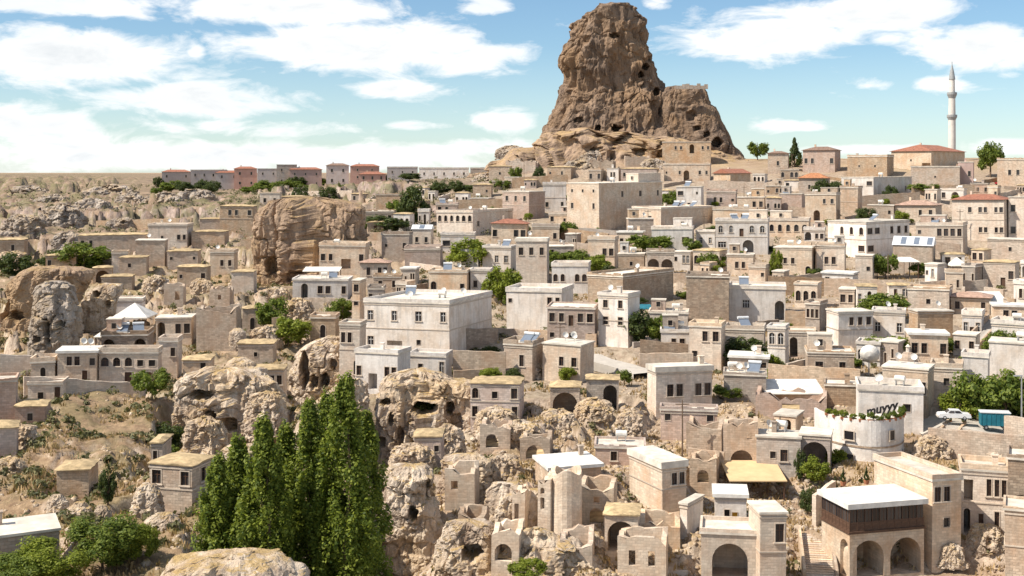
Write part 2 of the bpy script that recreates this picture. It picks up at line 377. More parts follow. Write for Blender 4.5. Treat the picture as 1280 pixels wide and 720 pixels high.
def terrmat():
    m, t, b = newmat('hillside_ground'); ge = N(t, 'ShaderNodeNewGeometry'); pos = ge.outputs['Position']
    sx = N(t, 'ShaderNodeSeparateXYZ'); t.links.new(ge.outputs['Normal'], sx.inputs[0])
    big = noise(t, pos, 0.02, 5, 0.6); mid = noise(t, pos, 0.12, 7, 0.65); fine = noise(t, pos, 0.9, 8, 0.7); fin2 = noise(t, pos, 3.0, 5, 0.7)
    soil = mixc(t, ramp(t, mid, [(0.38, 0.0), (0.62, 1.0)]), (0.29, 0.20, 0.135), (0.44, 0.33, 0.23))
    soil = mixc(t, ramp(t, big, [(0.48, 0.0), (0.62, 0.5)]), soil, (0.45, 0.315, 0.16))
    soil = mixc(t, ramp(t, fine, [(0.47, 0.0), (0.66, 0.8)]), soil, (0.22, 0.145, 0.092))
    soil = mixc(t, ramp(t, fin2, [(0.54, 0.0), (0.72, 0.6)]), soil, (0.58, 0.47, 0.36))
    tn = N(t, 'ShaderNodeAttribute', attribute_name='town')
    town = mixc(t, ramp(t, fine, [(0.38, 0.0), (0.64, 1.0)]), (0.24, 0.18, 0.135), (0.47, 0.385, 0.30))
    soil = mixc(t, tn.outputs['Fac'], soil, town)
    bn = N(t, 'ShaderNodeAttribute', attribute_name='scrubby')
    soil = mixc(t, math_(t, 'MULTIPLY', bn.outputs['Fac'], 0.85), soil, mixc(t, ramp(t, fine, [(0.36, 0.0), (0.66, 1.0)]), (0.35, 0.245, 0.15), (0.19, 0.125, 0.08)))
    rk = noise(t, scalevec(t, pos, (1, 1, 0.3)), 0.5, 8, 0.7)
    rock = mixc(t, ramp(t, rk, [(0.36, 0.0), (0.6, 1.0)]), (0.26, 0.185, 0.135), (0.58, 0.47, 0.37))
    fa = N(t, 'ShaderNodeAttribute', attribute_name='far')
    rock = mixc(t, fa.outputs['Fac'], rock, mixc(t, ramp(t, rk, [(0.36, 0.0), (0.62, 1.0)]), (0.13, 0.095, 0.085), (0.42, 0.33, 0.28)))
    soil = mixc(t, math_(t, 'MULTIPLY', fa.outputs['Fac'], 0.75), soil, mixc(t, ramp(t, mid, [(0.42, 0.0), (0.6, 1.0)]), (0.165, 0.118, 0.095), (0.31, 0.225, 0.16)))
    c = mixc(t, ramp(t, math_(t, 'ADD', sx.outputs[2], math_(t, 'MULTIPLY', math_(t, 'SUBTRACT', fine, 0.5), 0.35)), [(0.74, 1.0), (0.92, 0.0)]), soil, rock)
    at = N(t, 'ShaderNodeAttribute', attribute_name='green')
    gr = math_(t, 'MULTIPLY', at.outputs['Fac'], ramp(t, noise(t, pos, 0.16, 7, 0.7), [(0.46, 0.0), (0.56, 1.0)]))
    c = mixc(t, gr, c, mixc(t, fine, (0.085, 0.10, 0.04), (0.17, 0.17, 0.075)))
    t.links.new(c, b.inputs['Base Color']); b.inputs['Roughness'].default_value = 0.97; b.inputs['Specular IOR Level'].default_value = 0.08
    bump(t, b, math_(t, 'ADD', fine, math_(t, 'MULTIPLY', fin2, 0.4)), 0.9, 0.35); return m
M_TERR = terrmat()
def leafmat(name, c0, c1, trans=0.25):
    m, t, b = newmat(name); ge = N(t, 'ShaderNodeNewGeometry')
    c = mixc(t, ge.outputs['Random Per Island'], c0, c1)
    t.links.new(c, b.inputs['Base Color']); b.inputs['Roughness'].default_value = 0.6; b.inputs['Specular IOR Level'].default_value = 0.25
    tr = N(t, 'ShaderNodeBsdfTranslucent'); t.links.new(mixc(t, 0.35, c, (0.30, 0.38, 0.03)), tr.inputs['Color'])
    mx = N(t, 'ShaderNodeMixShader'); mx.inputs[0].default_value = trans
    t.links.new(b.outputs[0], mx.inputs[1]); t.links.new(tr.outputs[0], mx.inputs[2])
    t.links.new(mx.outputs[0], t.nodes['Material Output'].inputs[0]); return m
M_POP = leafmat('poplar_leaf', (0.045, 0.08, 0.013), (0.27, 0.31, 0.045), 0.42)
M_LEAF = leafmat('green_leaf', (0.06, 0.10, 0.016), (0.20, 0.235, 0.038), 0.35)
M_LEAFD = leafmat('dark_leaf', (0.028, 0.048, 0.016), (0.09, 0.11, 0.03), 0.25)
M_LEAFY = leafmat('bright_leaf', (0.12, 0.16, 0.02), (0.28, 0.31, 0.04), 0.4)
M_DRY = leafmat('dry_grass', (0.27, 0.175, 0.085), (0.50, 0.36, 0.19), 0.2)
M_SCRUB = leafmat('grey_green_scrub', (0.07, 0.075, 0.035), (0.19, 0.17, 0.075), 0.15)

# ------------------------------------------------------------------ the houses, read off the photograph
# left right top base | far end of the visible side wall (or -) | turn (deg, or -) | wall | front openings | side openings | roof | words
# openings, rows from the top: r window  a arched window  w wide window  o small window  d door  D arched door  A open arch  B open recess  . blank
HT = '''
709 749 229 286 828 44 C ooo/r.r/... ..r.r.r/....... flat big square stone mansion with a lit corner and two rows of windows
628 661 240 274 681 30 P rrr/o.. .. flat rose stone house with three tall upper windows
679 708 231 264 - - W ./r.r . flat small whitewashed house with two low windows
846 880 234 264 - 8 W w.o/rr. . flat tall white house with a wide upper window
790 826 261 289 891 40 C r.r. ...... flat long pale house with a blank tan side wall
783 817 274 300 - -6 G . . flat plain dark grey stone block
772 806 291 313 - 8 C rr. . white small cream house under a bright white roof slab
815 868 287 314 - 4 W w.w . flat white house with two wide dark windows
735 773 300 331 - 10 C ..rr . flat cream house with paired windows at one end
773 807 318 342 - 4 T .o. . flat low stone house with one tiny window
808 842 316 344 - 0 T AA . flat open stone porch with two dark bays
645 687 302 352 - 6 C rrr/... . thick tall cream tower house with three upper windows
614 661 280 304 - 5 C r..rr . hiptile cream house with a red hipped roof
665 699 284 306 - 0 C ..r . flat cream stone house with a single side window
690 739 333 362 - 6 W aa.aa . flat white house with four arched windows
735 779 347 385 842 35 T . ... flat broad flat roofed stone block
895 962 277 316 - 4 W aadaa/w.A. . flat white house with five tall arched openings above a dark arch
891 947 263 280 - 4 C ...rr . flat grey white upper storey with two windows
909 944 319 344 - 6 C .rr. . flat small cream house with two square windows
858 912 347 403 - 2 B ./.../... . flat tall blank brown rubble wall of a house
912 981 361 400 - 0 W .w..A . flat whitewashed house with one big arched bay
829 889 206 226 - 4 C o.rA.rr . flat cream house just under the rock castle with a central arch
828 889 178 206 - 2 T ..rr.A.rr/......... . flat carved stone house built against the rock castle
892 913 217 237 938 40 C .o . gabletile small house with a sloping red roof and bare stone side
883 921 240 260 - 4 P .rr.o . flat rose stone house with three small windows
922 957 247 264 - 4 C ..rr . flat pale house with a pair of windows at its end
689 737 166 191 - 14 T .... . none ruined stone block at the foot of the rock castle
632 674 201 217 - 10 T ... . none earth topped stone terrace at the foot of the castle
611 640 208 226 - 4 T .o. . grass low earth roofed stone house on the castle spur
735 770 200 212 - 8 T .o. . none half ruined stone cell among yellow terraces
780 812 195 208 - -4 T .o. . none pale ruined cell below the rock castle
684 720 209 224 - 14 T o.r. . grass earth roofed stone house on the castle terraces
776 824 211 226 - 6 P r.o.r . grass rose stone house on the castle terraces
470 511 244 264 - 5 T ..o. . flat plain tan stone barn above the ravine
424 496 265 279 - 6 T AAA.rr . flat long low stone arcade above the brown cliff
399 462 308 336 - 8 C rr.B.r . flat cream house with a wide dark loggia
450 489 329 350 - 8 C .r.rr . hippale cream cottage with a pale rose hipped roof
477 516 294 321 - 10 G o.r . flat grey stone house with two uneven openings
515 542 287 313 - 10 C rr . metal small house under a shiny metal roof
546 591 267 296 641 22 C aaaaaa/...... w.w. flat broad cream stone house with a row of six arched windows
551 595 294 315 - 4 W w.w . flat low white house with two square windows
506 554 312 330 - 6 P .... . flat low rose stone wall house without windows
545 573 256 268 - 4 P rr. . flat small rose house with two windows on the upper lane
591 616 231 247 - 6 T .o . grass tan stone hut on the castle spur
603 646 310 338 - 14 W .rr . flat white house with a plain tan side
536 589 341 375 - 8 C a..o . flat broad cream house with one arched window
588 615 339 372 - 6 W rr . flat narrow white house with two windows
456 562 382 448 615 24 W r.r.r.r/r.B.o.. ....... flat large white three storey house with an open balcony recess
512 565 446 472 - 16 W .o..r . flat low white storey stepping down beside the annex @4
444 497 444 489 515 24 W r.B.rr . flat lower white annex with a dark porch @5
424 457 407 468 - 14 C rr./..D . flat narrow sandstone house with two small windows
678 725 433 475 742 22 C .rr ... flat pale house with two windows above the caves
630 679 432 470 - 22 T ..r. . flat tan stone house joined to a paler one
633 718 365 410 - 16 W o....rr/...... . flat wide white house with a long blank wall
684 748 386 430 - 6 P rrdrr/o.o.o . flat old stone house with tall windows and a central balcony door
748 785 371 434 800 24 W rr/rr/.. ... flat tall white house with four windows and a stone side
752 790 346 372 - 6 T .. . flat plain stone upper house
820 890 466 514 809 22 C .rr.rr . thick cream stone house with four windows under a thick pale roof
862 907 409 454 - 10 C .rr/o.. . flat pale two storey house with paired windows
907 957 413 445 - 4 C .... . flat low cream house behind climbing plants
826 896 514 545 - 0 P o..o/.... . flat weathered stone basement with small openings @2.2
588 656 480 526 - 8 P a.o.r/r..r.r . grass cave house front with several small dark openings
688 726 484 520 - 2 T A . grass rough stone vault with one dark arch
733 773 475 514 - 0 T .A . grass rough stone vault beside the lane
73 126 441 480 - 10 C .rr.o/...d. . white cream house under a white roof slab on the valley side
125 201 442 482 - 12 C aaaoo/..d.A . flat stone house with a row of dark arched bays @3.5
128 191 420 444 - 10 B A.d.A . flat dark upper porch of stone
140 181 376 392 - 8 W .... . flat white block behind the pavilion
199 227 428 472 - 10 C .r/.. . flat narrow cream house with one window
40 74 454 479 - 10 C .D. . flat low cream house with one arched door
36 84 481 503 - 12 C .o.d . flat low pale terrace wall house on the valley side
-12 21 478 524 - 4 P .. . flat stone house cut by the valley edge
246 302 386 428 - 10 T .... . none large blank stone wall of a roofless house
229 268 450 478 - 10 C .o/d. . grass little pale house with an earth roof and a dark door
316 359 462 489 - 8 C ..rr . grass low house with two windows and an earth roof
366 441 351 374 - 8 W .A.rr.r . flat white row house with an arch
440 457 351 402 - 16 C r/o/. . flat slim tall cream house
388 424 398 422 - 10 T .D. . flat small stone house beside green shrubs
100 187 294 314 - 10 T rr...... . grass long low stone house with two tiny windows
186 241 282 312 - 12 C ..o..rr . flat cream stone house with paired windows
240 286 290 308 - 10 T ..... . grass earth roofed stone hut above the ravine
250 280 274 291 - 8 T ... . grass small earth roofed hut
275 321 258 290 - 10 T .rr.r/..... . grass stone house with three small windows at the cliff edge
170 209 301 332 - 8 T ... . flat roofless looking stone house
140 161 317 335 - 6 C .o . flat tiny cream house
117 141 335 354 - 4 T A . grass stone vault with a dark round arch
210 251 314 332 - 8 T o..o . grass low hut with dark openings
290 321 340 368 - 10 C .. . grass pale stone block beside the ravine
960 986 192 217 - 4 T .r. . hipbrown ridge house under a dark brown roof
1004 1050 188 215 - 14 P rr..r . hipbrown rose stone house with a low brown hipped roof on the ridge
999 1037 223 245 - 8 G .r.r . hiporange grey house under a bright orange roof
1060 1116 196 220 - 16 T .o.o. . flat long tan stone house on the ridge
1114 1164 189 212 1206 24 C ..o.B .. hiptile ridge mansion with a red tiled roof and a balcony
1140 1200 209 234 - 4 G ..o.. . flat grey stone terrace house below the red roofed mansion
1052 1092 222 252 1140 26 W r..w/.. B.r flat grey white house with a shaded recess
1198 1217 203 232 - 4 R .r . flat narrow pink house on the ridge
1248 1292 200 232 - 10 T .rr. . flat tan stone house with two dark windows on the ridge
1192 1263 250 300 - 14 C ...r.rr.rr/o....rr.rr . hiptile big pale mansion with a red hipped roof
1120 1176 257 275 - 12 C ..rr . hippale pale house with a sloping stone roof
974 1006 243 264 - 10 P .. . flat rose brick house
1007 1050 244 276 - 10 C ..rr/.A.. . flat cream house with an arch at its foot
1050 1077 235 270 - 16 T ./. . flat plain stone tower house
1085 1121 257 274 - 10 T ..o . flat low tan house with an earth wall
1035 1083 278 322 1137 40 W .aaa/w..w ww.rrr/w.... flat pale corner house with a brightly lit gable
960 1013 276 294 - 4 C aaaaa . flat row of five arched windows under a flat roof
968 1021 310 343 - 10 C .rr.D . flat cream stone house with a deep arched doorway
1020 1057 308 344 - 4 C .rr. . flat cream stone house with a blind arch over two windows
1147 1208 282 315 - 8 C o..rrrr/....... . flat pale house with four tall windows in a row
1117 1168 307 334 - 6 T .... . metal stone house under a glazed metal roof
1070 1093 320 353 - 6 C .o . flat small pale house beside the vine canopy
1230 1273 328 360 - 10 T ..dr . grass small stone house with a dark door
1236 1292 300 324 - 4 T ..o.. . flat tan house at the hill edge
1262 1296 247 302 - 4 C r.r/r.r . flat pale house beside the red roofed mansion
960 986 411 461 - 8 W aa/.. . flat white garden house
986 1019 416 447 - 0 C A.d . flat porch with a dark bay and a door
1048 1091 391 435 1033 26 W .rrr/.. .. flat white house with a stone side wall
1091 1131 391 428 - 2 W r.r . flat low white wing shaded by a tree
1147 1191 390 418 1136 26 T .... .. flat tan stone house with a lit white corner
1136 1189 363 392 - 6 T ..o.. . flat plain stone upper house under an earth roof
1190 1238 372 392 - 4 C r.r . hippale low house with a pink tiled roof
1241 1295 406 446 - 10 W o..rr . flat white house beside the long stair
1104 1166 461 508 - 10 C ..o.rr . flat pale house carrying a grey stone dome
1165 1203 461 494 - 2 C .o. . flat pale side wing with a small window
1203 1236 447 484 - 4 W .. . flat small white block by the trees
1238 1300 430 470 - 4 W .... . flat low white terrace behind the trees
668 752 585 618 - -18 T .... . white stone house with a wide white flat roof
744 806 561 580 - 0 P .r.. . flat low stone outbuilding with a broad roof
828 858 586 640 787 30 C .rr/... ... thick bay fronted cream stone house with two tall windows
672 701 596 664 - 24 C aa/.r/.. . none ruined stone house front with arched openings
724 772 607 655 - 6 C .o./.A. . none roofless stone shell with an arch
756 801 644 690 - 4 C A . grass stone vault with a wide dark arch under dry weeds
772 836 674 716 - 4 C .r.r. . none broken stone wall front with two slit windows
850 866 631 669 - 24 W . . flat tiny white annex
893 933 622 664 - -2 W .oy. . white white flat roofed house with a yellow door
877 948 668 726 - 0 C A . flat sandstone front with one great dark arch
935 982 643 740 - -16 C .r/.. . flat tall plain sandstone block along the alley
1200 1259 590 670 - -4 C B..rrr/A.d.r. . flat sandstone house with a wooden balcony over an arch
1165 1201 603 700 1092 36 C rr./.o./... ..... flat sandstone corner house with a sunlit blank side
1262 1300 575 690 - 0 B ./A./... . flat shadowed stone house at the edge of town
1258 1300 640 730 - 0 T .../... . flat rough stone retaining house
945 1034 494 520 - 2 P ..BB. . none ruined stone house with two dark upper bays
905 948 528 588 - 0 T .o/.A . none ruined vault with tall broken walls
858 906 530 570 - 6 T ... . none broken stone yard wall
946 1000 548 592 - 0 G .ow. . flat grey stone house with a low terrace
1000 1040 545 590 - 4 P A . flat rose stone bay with a dark round arch
1070 1152 490 530 - -4 W ....o. . flat white upper terrace house
905 957 470 500 - 0 G .... . flat low grey stone yard house behind a hedge
1032 1070 483 506 - 0 B ... . flat low brown stone shed
187 240 583 645 268 30 T r.r/... .r./... grass square old stone house with slit windows
189 214 554 590 - 14 T rr . grass small stone tower house with two slits
72 122 588 622 - 14 T ... . grass windowless earth roofed stone barn on the bare slope
-20 72 668 724 - -4 G ..o. . flat long grey stone hut in the valley bottom
-20 22 536 572 - 4 P .. . grass stone shed on the left slope
325 352 242 259 - 8 C rr . flat cream cliff top house with two windows
352 388 246 262 - 8 T .r.r . grass earth roofed stone cliff top house
150 186 322 342 - 8 T .o.. . grass low stone hut above the pale crag
222 263 334 358 - 10 T o..r . grass stone hut on the ravine terraces
263 297 316 342 - 12 C .rr . flat cream stone house at the ravine edge
196 245 398 424 - 10 C A.rr . flat cream stone house with a dark bay right of the pavilion
303 332 386 412 - 8 T .D. . grass stone cottage with an arched door beside the green shrubs
262 292 360 384 - 12 T .o. . none roofless stone pen on the ravine slope
-6 34 300 320 - 10 T ..r. . grass long earth roofed byre on the far left terraces
58 98 320 338 - 8 T r... . grass low stone byre below the walnut tree
298 346 430 450 - 8 T ..o.. . grass long low earth roofed stone shed
340 374 396 418 - 10 T .o. . none broken stone pen below the white row house
20 62 508 530 - 10 P .o. . grass rose stone shed with an earth roof on the valley side
205 232 356 384 - 8 C .r . none half fallen cream stone house on the ravine slope
128 168 346 362 - 8 T ..o. . grass stone byre with one tiny opening behind the pavilion
600 642 530 560 - 6 T A.o . none ruined cave front with a broken arch above the pale rocks
650 692 544 574 - 6 T .A . none ruined vault shell below the cave house
556 600 588 622 - 8 C o.A . none broken cave chapel front on the capped outcrop
640 668 616 652 - 14 C .r . none fragment of a stone wall with one window by the round tower
572 612 640 672 - 8 T .o. . none fallen stone pen among white rocks
614 656 664 702 - 8 C A. . none arched ruin at the foot of the white ridge
700 744 672 708 - 4 T .r. . none ruined wall below the roofless shell
518 556 546 576 - 6 P o.o . grass rose stone cave room under the pale cliff
800 850 652 684 - 0 C o.r. . none tumbled sandstone wall beside the white annex
862 900 574 604 - 6 T .A. . none half buried stone vault beside the tan canopy
203 238 218 237 - 0 K r.r/... . hiptile skyline house with a red roof
239 283 216 237 - 0 K rrrr/rrrr . flat grey skyline apartment block
293 321 214 235 - 0 R rr/rr . hiptile rose skyline house
322 348 214 236 - 0 K rr/rr . flat white skyline block
346 371 209 233 - 0 G rr/rr . flat tall blue grey skyline block
362 402 215 235 - 0 R rrr/rrr . hiptile broad rose skyline house under a red roof
408 436 210 232 - 0 K rr/rr . hipbrown skyline house with a dark roof
449 482 218 245 - 0 R rrr/rrr/rrr . hiptile rose apartment block with three storeys
484 522 213 231 - 0 K rrr/rrr . flat low pale skyline block
524 586 214 236 - 0 W rrrrr/rrrrr . flat long white skyline block
438 474 211 226 - 0 R rr/rr . hiptile small rose skyline house behind the apartment block
588 626 214 228 - 0 G rr . flat dark blue grey skyline shed
270 300 219 236 - 0 K rr/.. . hiptile small pale skyline house
'''
FARROWS = set()
def parse():
    out = []
    for ln in HT.strip().split('\n'):
        a = ln.split()
        out.append(dict(x0=float(a[0]), x1=float(a[1]), yt=float(a[2]), yb=float(a[3]), xc=None if a[4] == '-' else float(a[4]),
                        th=None if a[5] == '-' else float(a[5]), col=a[6], fr=a[7], sd=a[8], roof=a[9], label=' '.join(q for q in a[10:] if q[0] != '@')))
        if a[-1][0] == '@': out[-1]['dp'] = float(a[-1][1:])
    return out
HOUSES = parse()
rng = random.Random(11)
def place(h):
    """turn the photo outline into a footprint standing on the ground surface"""
    right = h['xc'] is not None and h['xc'] > h['x1']
    left = h['xc'] is not None and h['xc'] < h['x0']
    pc = h['x1'] if right else h['x0'] if left else (h['x0'] + h['x1']) / 2
    D = h.get('D') or depth_at(pc, h['yb'])
    if 'skyline' in h['label'] and not h.get('D'): D = 790 if h['x0'] < 500 else 730
    if 'three storeys' in h['label']: D = 680
    k0, k1 = (h['x0'] - 640) / F, (h['x1'] - 640) / F; kc = (pc - 640) / F
    th = h['th'] if h['th'] is not None else rng.uniform(-6, 10)
    th = math.radians(-abs(th) if left else th) + math.atan(kc)
    c, s = math.cos(th), math.sin(th); Cx, Cy = kc * D, D
    if right:
        wd = (Cx - k0 * Cy) / (c + k0 * s); k2 = (h['xc'] - 640) / F; dp = (k2 * Cy - Cx) / (s - k2 * c)
        fx, fy = Cx - wd * c / 2, Cy + wd * s / 2
    elif left:
        wd = (k1 * Cy - Cx) / (c + k1 * s); k2 = (h['xc'] - 640) / F; dp = (k2 * Cy - Cx) / (s - k2 * c)
        fx, fy = Cx + wd * c / 2, Cy - wd * s / 2
    else:
        rel = th - math.atan(kc); span = (h['x1'] - h['x0']) / F * D; dp = h.get('dp') or min(max(span * 0.75, 4.5), 9.0)
        vis = min(dp * abs(math.sin(rel)), 0.45 * span); wd = (span - vis) / max(0.5, math.cos(rel))
        fx, fy = Cx - math.copysign(vis / 2, rel), Cy
    h['dp'] = dp = min(max(h.get('dp') or dp, 2.0), 40)
    h.update(D=D, w=wd, h=(h['yb'] - h['yt']) * D / F, rz=-th, right=right, left=left,
             zb=HC - (h['yb'] - HOR) / F * D, fx=fx, fy=fy, cx=fx + s * dp / 2, cy=fy + c * dp / 2, t=(c, -s), b=(s, c))
    return h
for h in HOUSES:
    if 'skyline' in h['label']: h['yt'] -= 3
    place(h)
# small plain houses filling the lanes between them, where the photograph shows close-packed roofs and walls
occ = np.zeros((720, 1280), np.uint8)
def stamp(x0, x1, y0, y1): occ[max(0, int(y0)):max(0, int(y1)), max(0, int(x0)):max(0, int(x1))] = 1
for h in HOUSES:
    xs = [h['x0'], h['x1']] + ([h['xc']] if h['xc'] else []); stamp(min(xs), max(xs), h['yt'] - 5, h['yb'])
for (a, b_, c_, d_) in [(660,930,0,195),(470,720,475,600),(455,700,590,720),(316,450,255,350),(743,812,440,470),(1155,1280,500,560),(1030,1165,600,720),
                        (1000,1050,640,720),(787,860,575,640),(690,725,590,665),(957,1032,470,495),(1038,1150,515,585),(1090,1150,315,352),(1185,1280,450,515),(138,185,384,420)]: stamp(a, b_, c_, d_)
r2 = random.Random(5)
FILLW = ['C','T','C','P','W','W','C','G']
FR = ['.rr.','rr','r.o','r.r','rrr','o.rr','rdr','r.A.','rr.r','..o','a.aa','aaa','.d.rr','A.rr']
n_fill = 0
for tri in range(5200):
    py = r2.uniform(222, 560); px = r2.uniform(330, 1290)
    if px < 560 and not (230 < py < 400): continue
    if px < 460 and py > 300: continue
    if 560 < px < 960 and py > 470: continue
    if px < 640 and py > 350 and px > 560 and py > 420: continue
    D = depth_at(px, py); m = F / D
    wpx = r2.uniform(3.6, 8.5) * m; hpx = r2.uniform(2.6, 5.0) * m
    x0, x1, y0, y1 = px - wpx/2, px + wpx/2, py - hpx, py
    sub = occ[int(y0):int(y1), max(0, int(x0)):int(x1)]
    if sub.size == 0 or sub.mean() > 0.22: continue
    n_fill += 1
    col = r2.choice(FILLW); roof = r2.choice(['flat','flat','flat','grass','flat','white' if col in 'WC' else 'flat'])
    h = dict(x0=x0, x1=x1, yt=y0, yb=y1, xc=None, th=r2.uniform(-8, 24), col=col, fr=r2.choice(FR), sd='.', roof=roof, label='', fill=True)
    HOUSES.append(place(h)); stamp(x0, x1, y0 - 3, y1)
    if n_fill >= 132: break

# ------------------------------------------------------------------ terrain sheet
ROWS = np.concatenate([np.exp(np.linspace(math.log(66), math.log(600), 520))[:-1], np.exp(np.linspace(math.log(600), math.log(12000), 120))])
COLS = np.linspace(-420, 1700, 640)
GX = (COLS[None, :] - 640) / F * ROWS[:, None]; GY = np.repeat(ROWS[:, None], len(COLS), 1); GU = np.repeat(COLS[None, :], len(ROWS), 0)
GZ = zsurf(GU.ravel(), GY.ravel()).reshape(GU.shape)
pyg = HOR + (HC - GZ) * F / GY
x, y = GX.ravel(), GY.ravel(); z0 = np.zeros_like(x)
wild = (sstep(620, 440, GU) * sstep(560, 300, GU) + sstep(470, 520, pyg) * sstep(960, 640, GU) + 0.15)
wild = np.clip(wild, 0, 1.0); near = sstep(450, 330, GY)
bad = sstep(330, 480, GY) * sstep(640, 480, GU) * (1 - 0.8*sstep(560, 660, GY)*sstep(120, 220, GU))
lum = ridged(x, y, z0, 16, 5, 0.5).reshape(GX.shape); lum2 = fbm(x, y, z0 + 4, 7, 5, 0.55).reshape(GX.shape); lum3 = ridged(x, y, z0 + 9, 55, 5, 0.55).reshape(GX.shape)
wx, wy = x + 2.0*lum2.ravel(), y + 2.0*lum.ravel()
f1, e1, c1 = worley(wx, wy, z0, 9.0, True); f2, e2, c2 = worley(wx + 70, wy, z0, 3.4, True)
blk = ((c1 - 0.5)*2.6*sstep(0.0, 0.16, e1) - 0.6*(1 - sstep(0, 0.12, e1))).reshape(GX.shape); blk2 = ((c2 - 0.5)*1.1*sstep(0.0, 0.2, e2) - 0.25*(1 - sstep(0, 0.15, e2))).reshape(GX.shape)
rocky = sstep(-0.2, 0.35, fbm(x, y, z0 + 2, 30, 3).reshape(GX.shape) + 0.5*sstep(470, 540, pyg)*sstep(420, 520, GU) - 0.2*sstep(300, 160, GU)*sstep(480, 520, pyg))
GZ = GZ + near * wild * (0.8*lum + 0.6*lum2 + rocky*(blk + blk2)) + bad * (sstep(2500, 900, GY) * 5.5 + 1.5) * (lum3 - 0.7) * 0.8 + 0.25 * lum2
# terraces: steps along the contours, as the fields and lanes are cut, and cliffs in the valley
def terrace(Z, step, wob, lo, hi, m):
    q = Z / step + wob; fr_ = q - np.floor(q); return Z + (step*(np.floor(q) + sstep(lo, hi, fr_) - wob) - Z) * m
GZ = terrace(GZ, 3.2, 0.0, 0.6, 0.95, np.clip(sstep(330, 560, GU) * near, 0, 0.85))
cl = sstep(560, 420, GU) * sstep(620, 330, GY) * sstep(175, 215, GY)
GZ = terrace(GZ, 7.0, 0.35*lum2 + 0.2*lum, 0.72, 0.96, 0.9*cl)
GZ = terrace(GZ, 9.0, 0.3*lum2 + 0.5*lum3, 0.70, 0.97, 0.8*bad*sstep(1500, 700, GY))
green = np.clip(bad * 0.5 + 0.25 * near * sstep(900, 300, GU) + 0.1, 0, 1)
town = np.clip(sstep(400, 560, GU) * sstep(560, 470, pyg) * sstep(200, 230, pyg), 0, 0.9); scrubby = sstep(330, 230, GU) * sstep(455, 500, pyg); farm = sstep(300, 420, GY) * sstep(640, 560, GU)
# hollows at the feet of the valley cliffs
for (xa, xb, yb_, Dc) in [(312,450,356,322),(210,352,590,178),(356,430,510,207),(462,596,590,182),(455,556,760,139),(542,618,650,150),(607,706,720,142),(540,640,760,130),(250,480,800,122)]:
    m = sstep(xa - 22, xa + 4, GU) * sstep(xb + 22, xb - 4, GU) * sstep(Dc + 5, Dc + 1, GY)
    GZ = GZ + m * np.minimum(0, HC - (yb_ - HOR) / F * GY - 0.3 - GZ)
def level(cx, cy, t, hw, hd, zb, front=4.0):
    m = (np.abs(GY - cy) < hw + hd + 12) & (np.abs(GX - cx) < hw + hd + 12)
    if not m.any(): return
    dx = GX[m] - cx; dy = GY[m] - cy; lx = dx * t[0] + dy * t[1]; ly = -dx * t[1] + dy * t[0]
    ox = np.maximum(np.abs(lx) - hw, 0); oyb = np.maximum(ly - hd, 0); oyf = np.maximum(-ly - hd, 0)
    g = GZ[m]
    up = zb - 0.15 + 1.3 * ox + 1.6 * oyb + np.maximum(oyf - front, 0) * 0.9
    lo = zb - 1.6 - 0.8 * ox - 0.9 * oyb - 0.9 * oyf
    GZ[m] = np.clip(g, np.minimum(lo, up - .1), up)
for h in sorted(HOUSES, key=lambda q: -q['D']):
    level(h['cx'], h['cy'], h['t'], h['w']/2 + 0.4, h['dp']/2 + 0.3, h['zb'])
# a lane and two yards cut level
def strip_cut(pts, wid):
    for (a, b_) in zip(pts, pts[1:]):
        for k in range(9):
            f = k / 8; level(a[0]+(b_[0]-a[0])*f, a[1]+(b_[1]-a[1])*f, (1, 0), wid/2, wid/2, a[2]+(b_[2]-a[2])*f, 1.0)
def P(px, py, D=None):
    D = D or depth_at(px, py); return W(px, py, D)
LANE = [P(735, 444), P(752, 451), P(780, 458), P(806, 467)]
YARD = [P(1140, 536, 176), P(1180, 524, 176), P(1225, 532, 173), P(1300, 548, 170)]
strip_cut(LANE, 5); strip_cut(YARD, 9)
def make_terrain():
    nr, nc = GZ.shape; V = np.stack([GX, GY, GZ], -1).reshape(-1, 3)
    i = np.arange(nr*nc).reshape(nr, nc); Qd = np.stack([i[:-1,:-1], i[:-1,1:], i[1:,1:], i[1:,:-1]], -1).reshape(-1, 4)
    me = mesh_np('hillside', V, Qd, True, [M_TERR])
    at = me.attributes.new('green', 'FLOAT', 'POINT'); at.data.foreach_set('value', green.ravel().astype(np.float32))
    for nm_, ar_ in (('town', town), ('far', farm), ('scrubby', scrubby)): me.attributes.new(nm_, 'FLOAT', 'POINT').data.foreach_set('value', ar_.ravel().astype(np.float32))
    return tag(link('hillside', me), kind='structure')
make_terrain()
def gz(xw, yw):
    """height of the finished ground at a world point"""
    u = xw / yw * F + 640; c = np.clip((u - COLS[0]) / (COLS[1] - COLS[0]), 0, len(COLS) - 1.01); r = np.interp(yw, ROWS, np.arange(len(ROWS)))
    c0 = np.floor(c).astype(int); r0 = np.minimum(np.floor(r).astype(int), len(ROWS) - 2); fc = c - c0; f2 = r - r0
    return (GZ[r0,c0]*(1-fc)+GZ[r0,c0+1]*fc)*(1-f2) + (GZ[r0+1,c0]*(1-fc)+GZ[r0+1,c0+1]*fc)*f2
# wide ground sheet under and behind, out to the horizon on both sides
mb = MB(); mb.face([(-14000, 11500, 44.0), (14000, 11500, 44.0), (14000, 26000, 44.0), (-14000, 26000, 44.0)])
tag(link('plain', mb.mesh('plain', [M_TERR])), kind='structure')

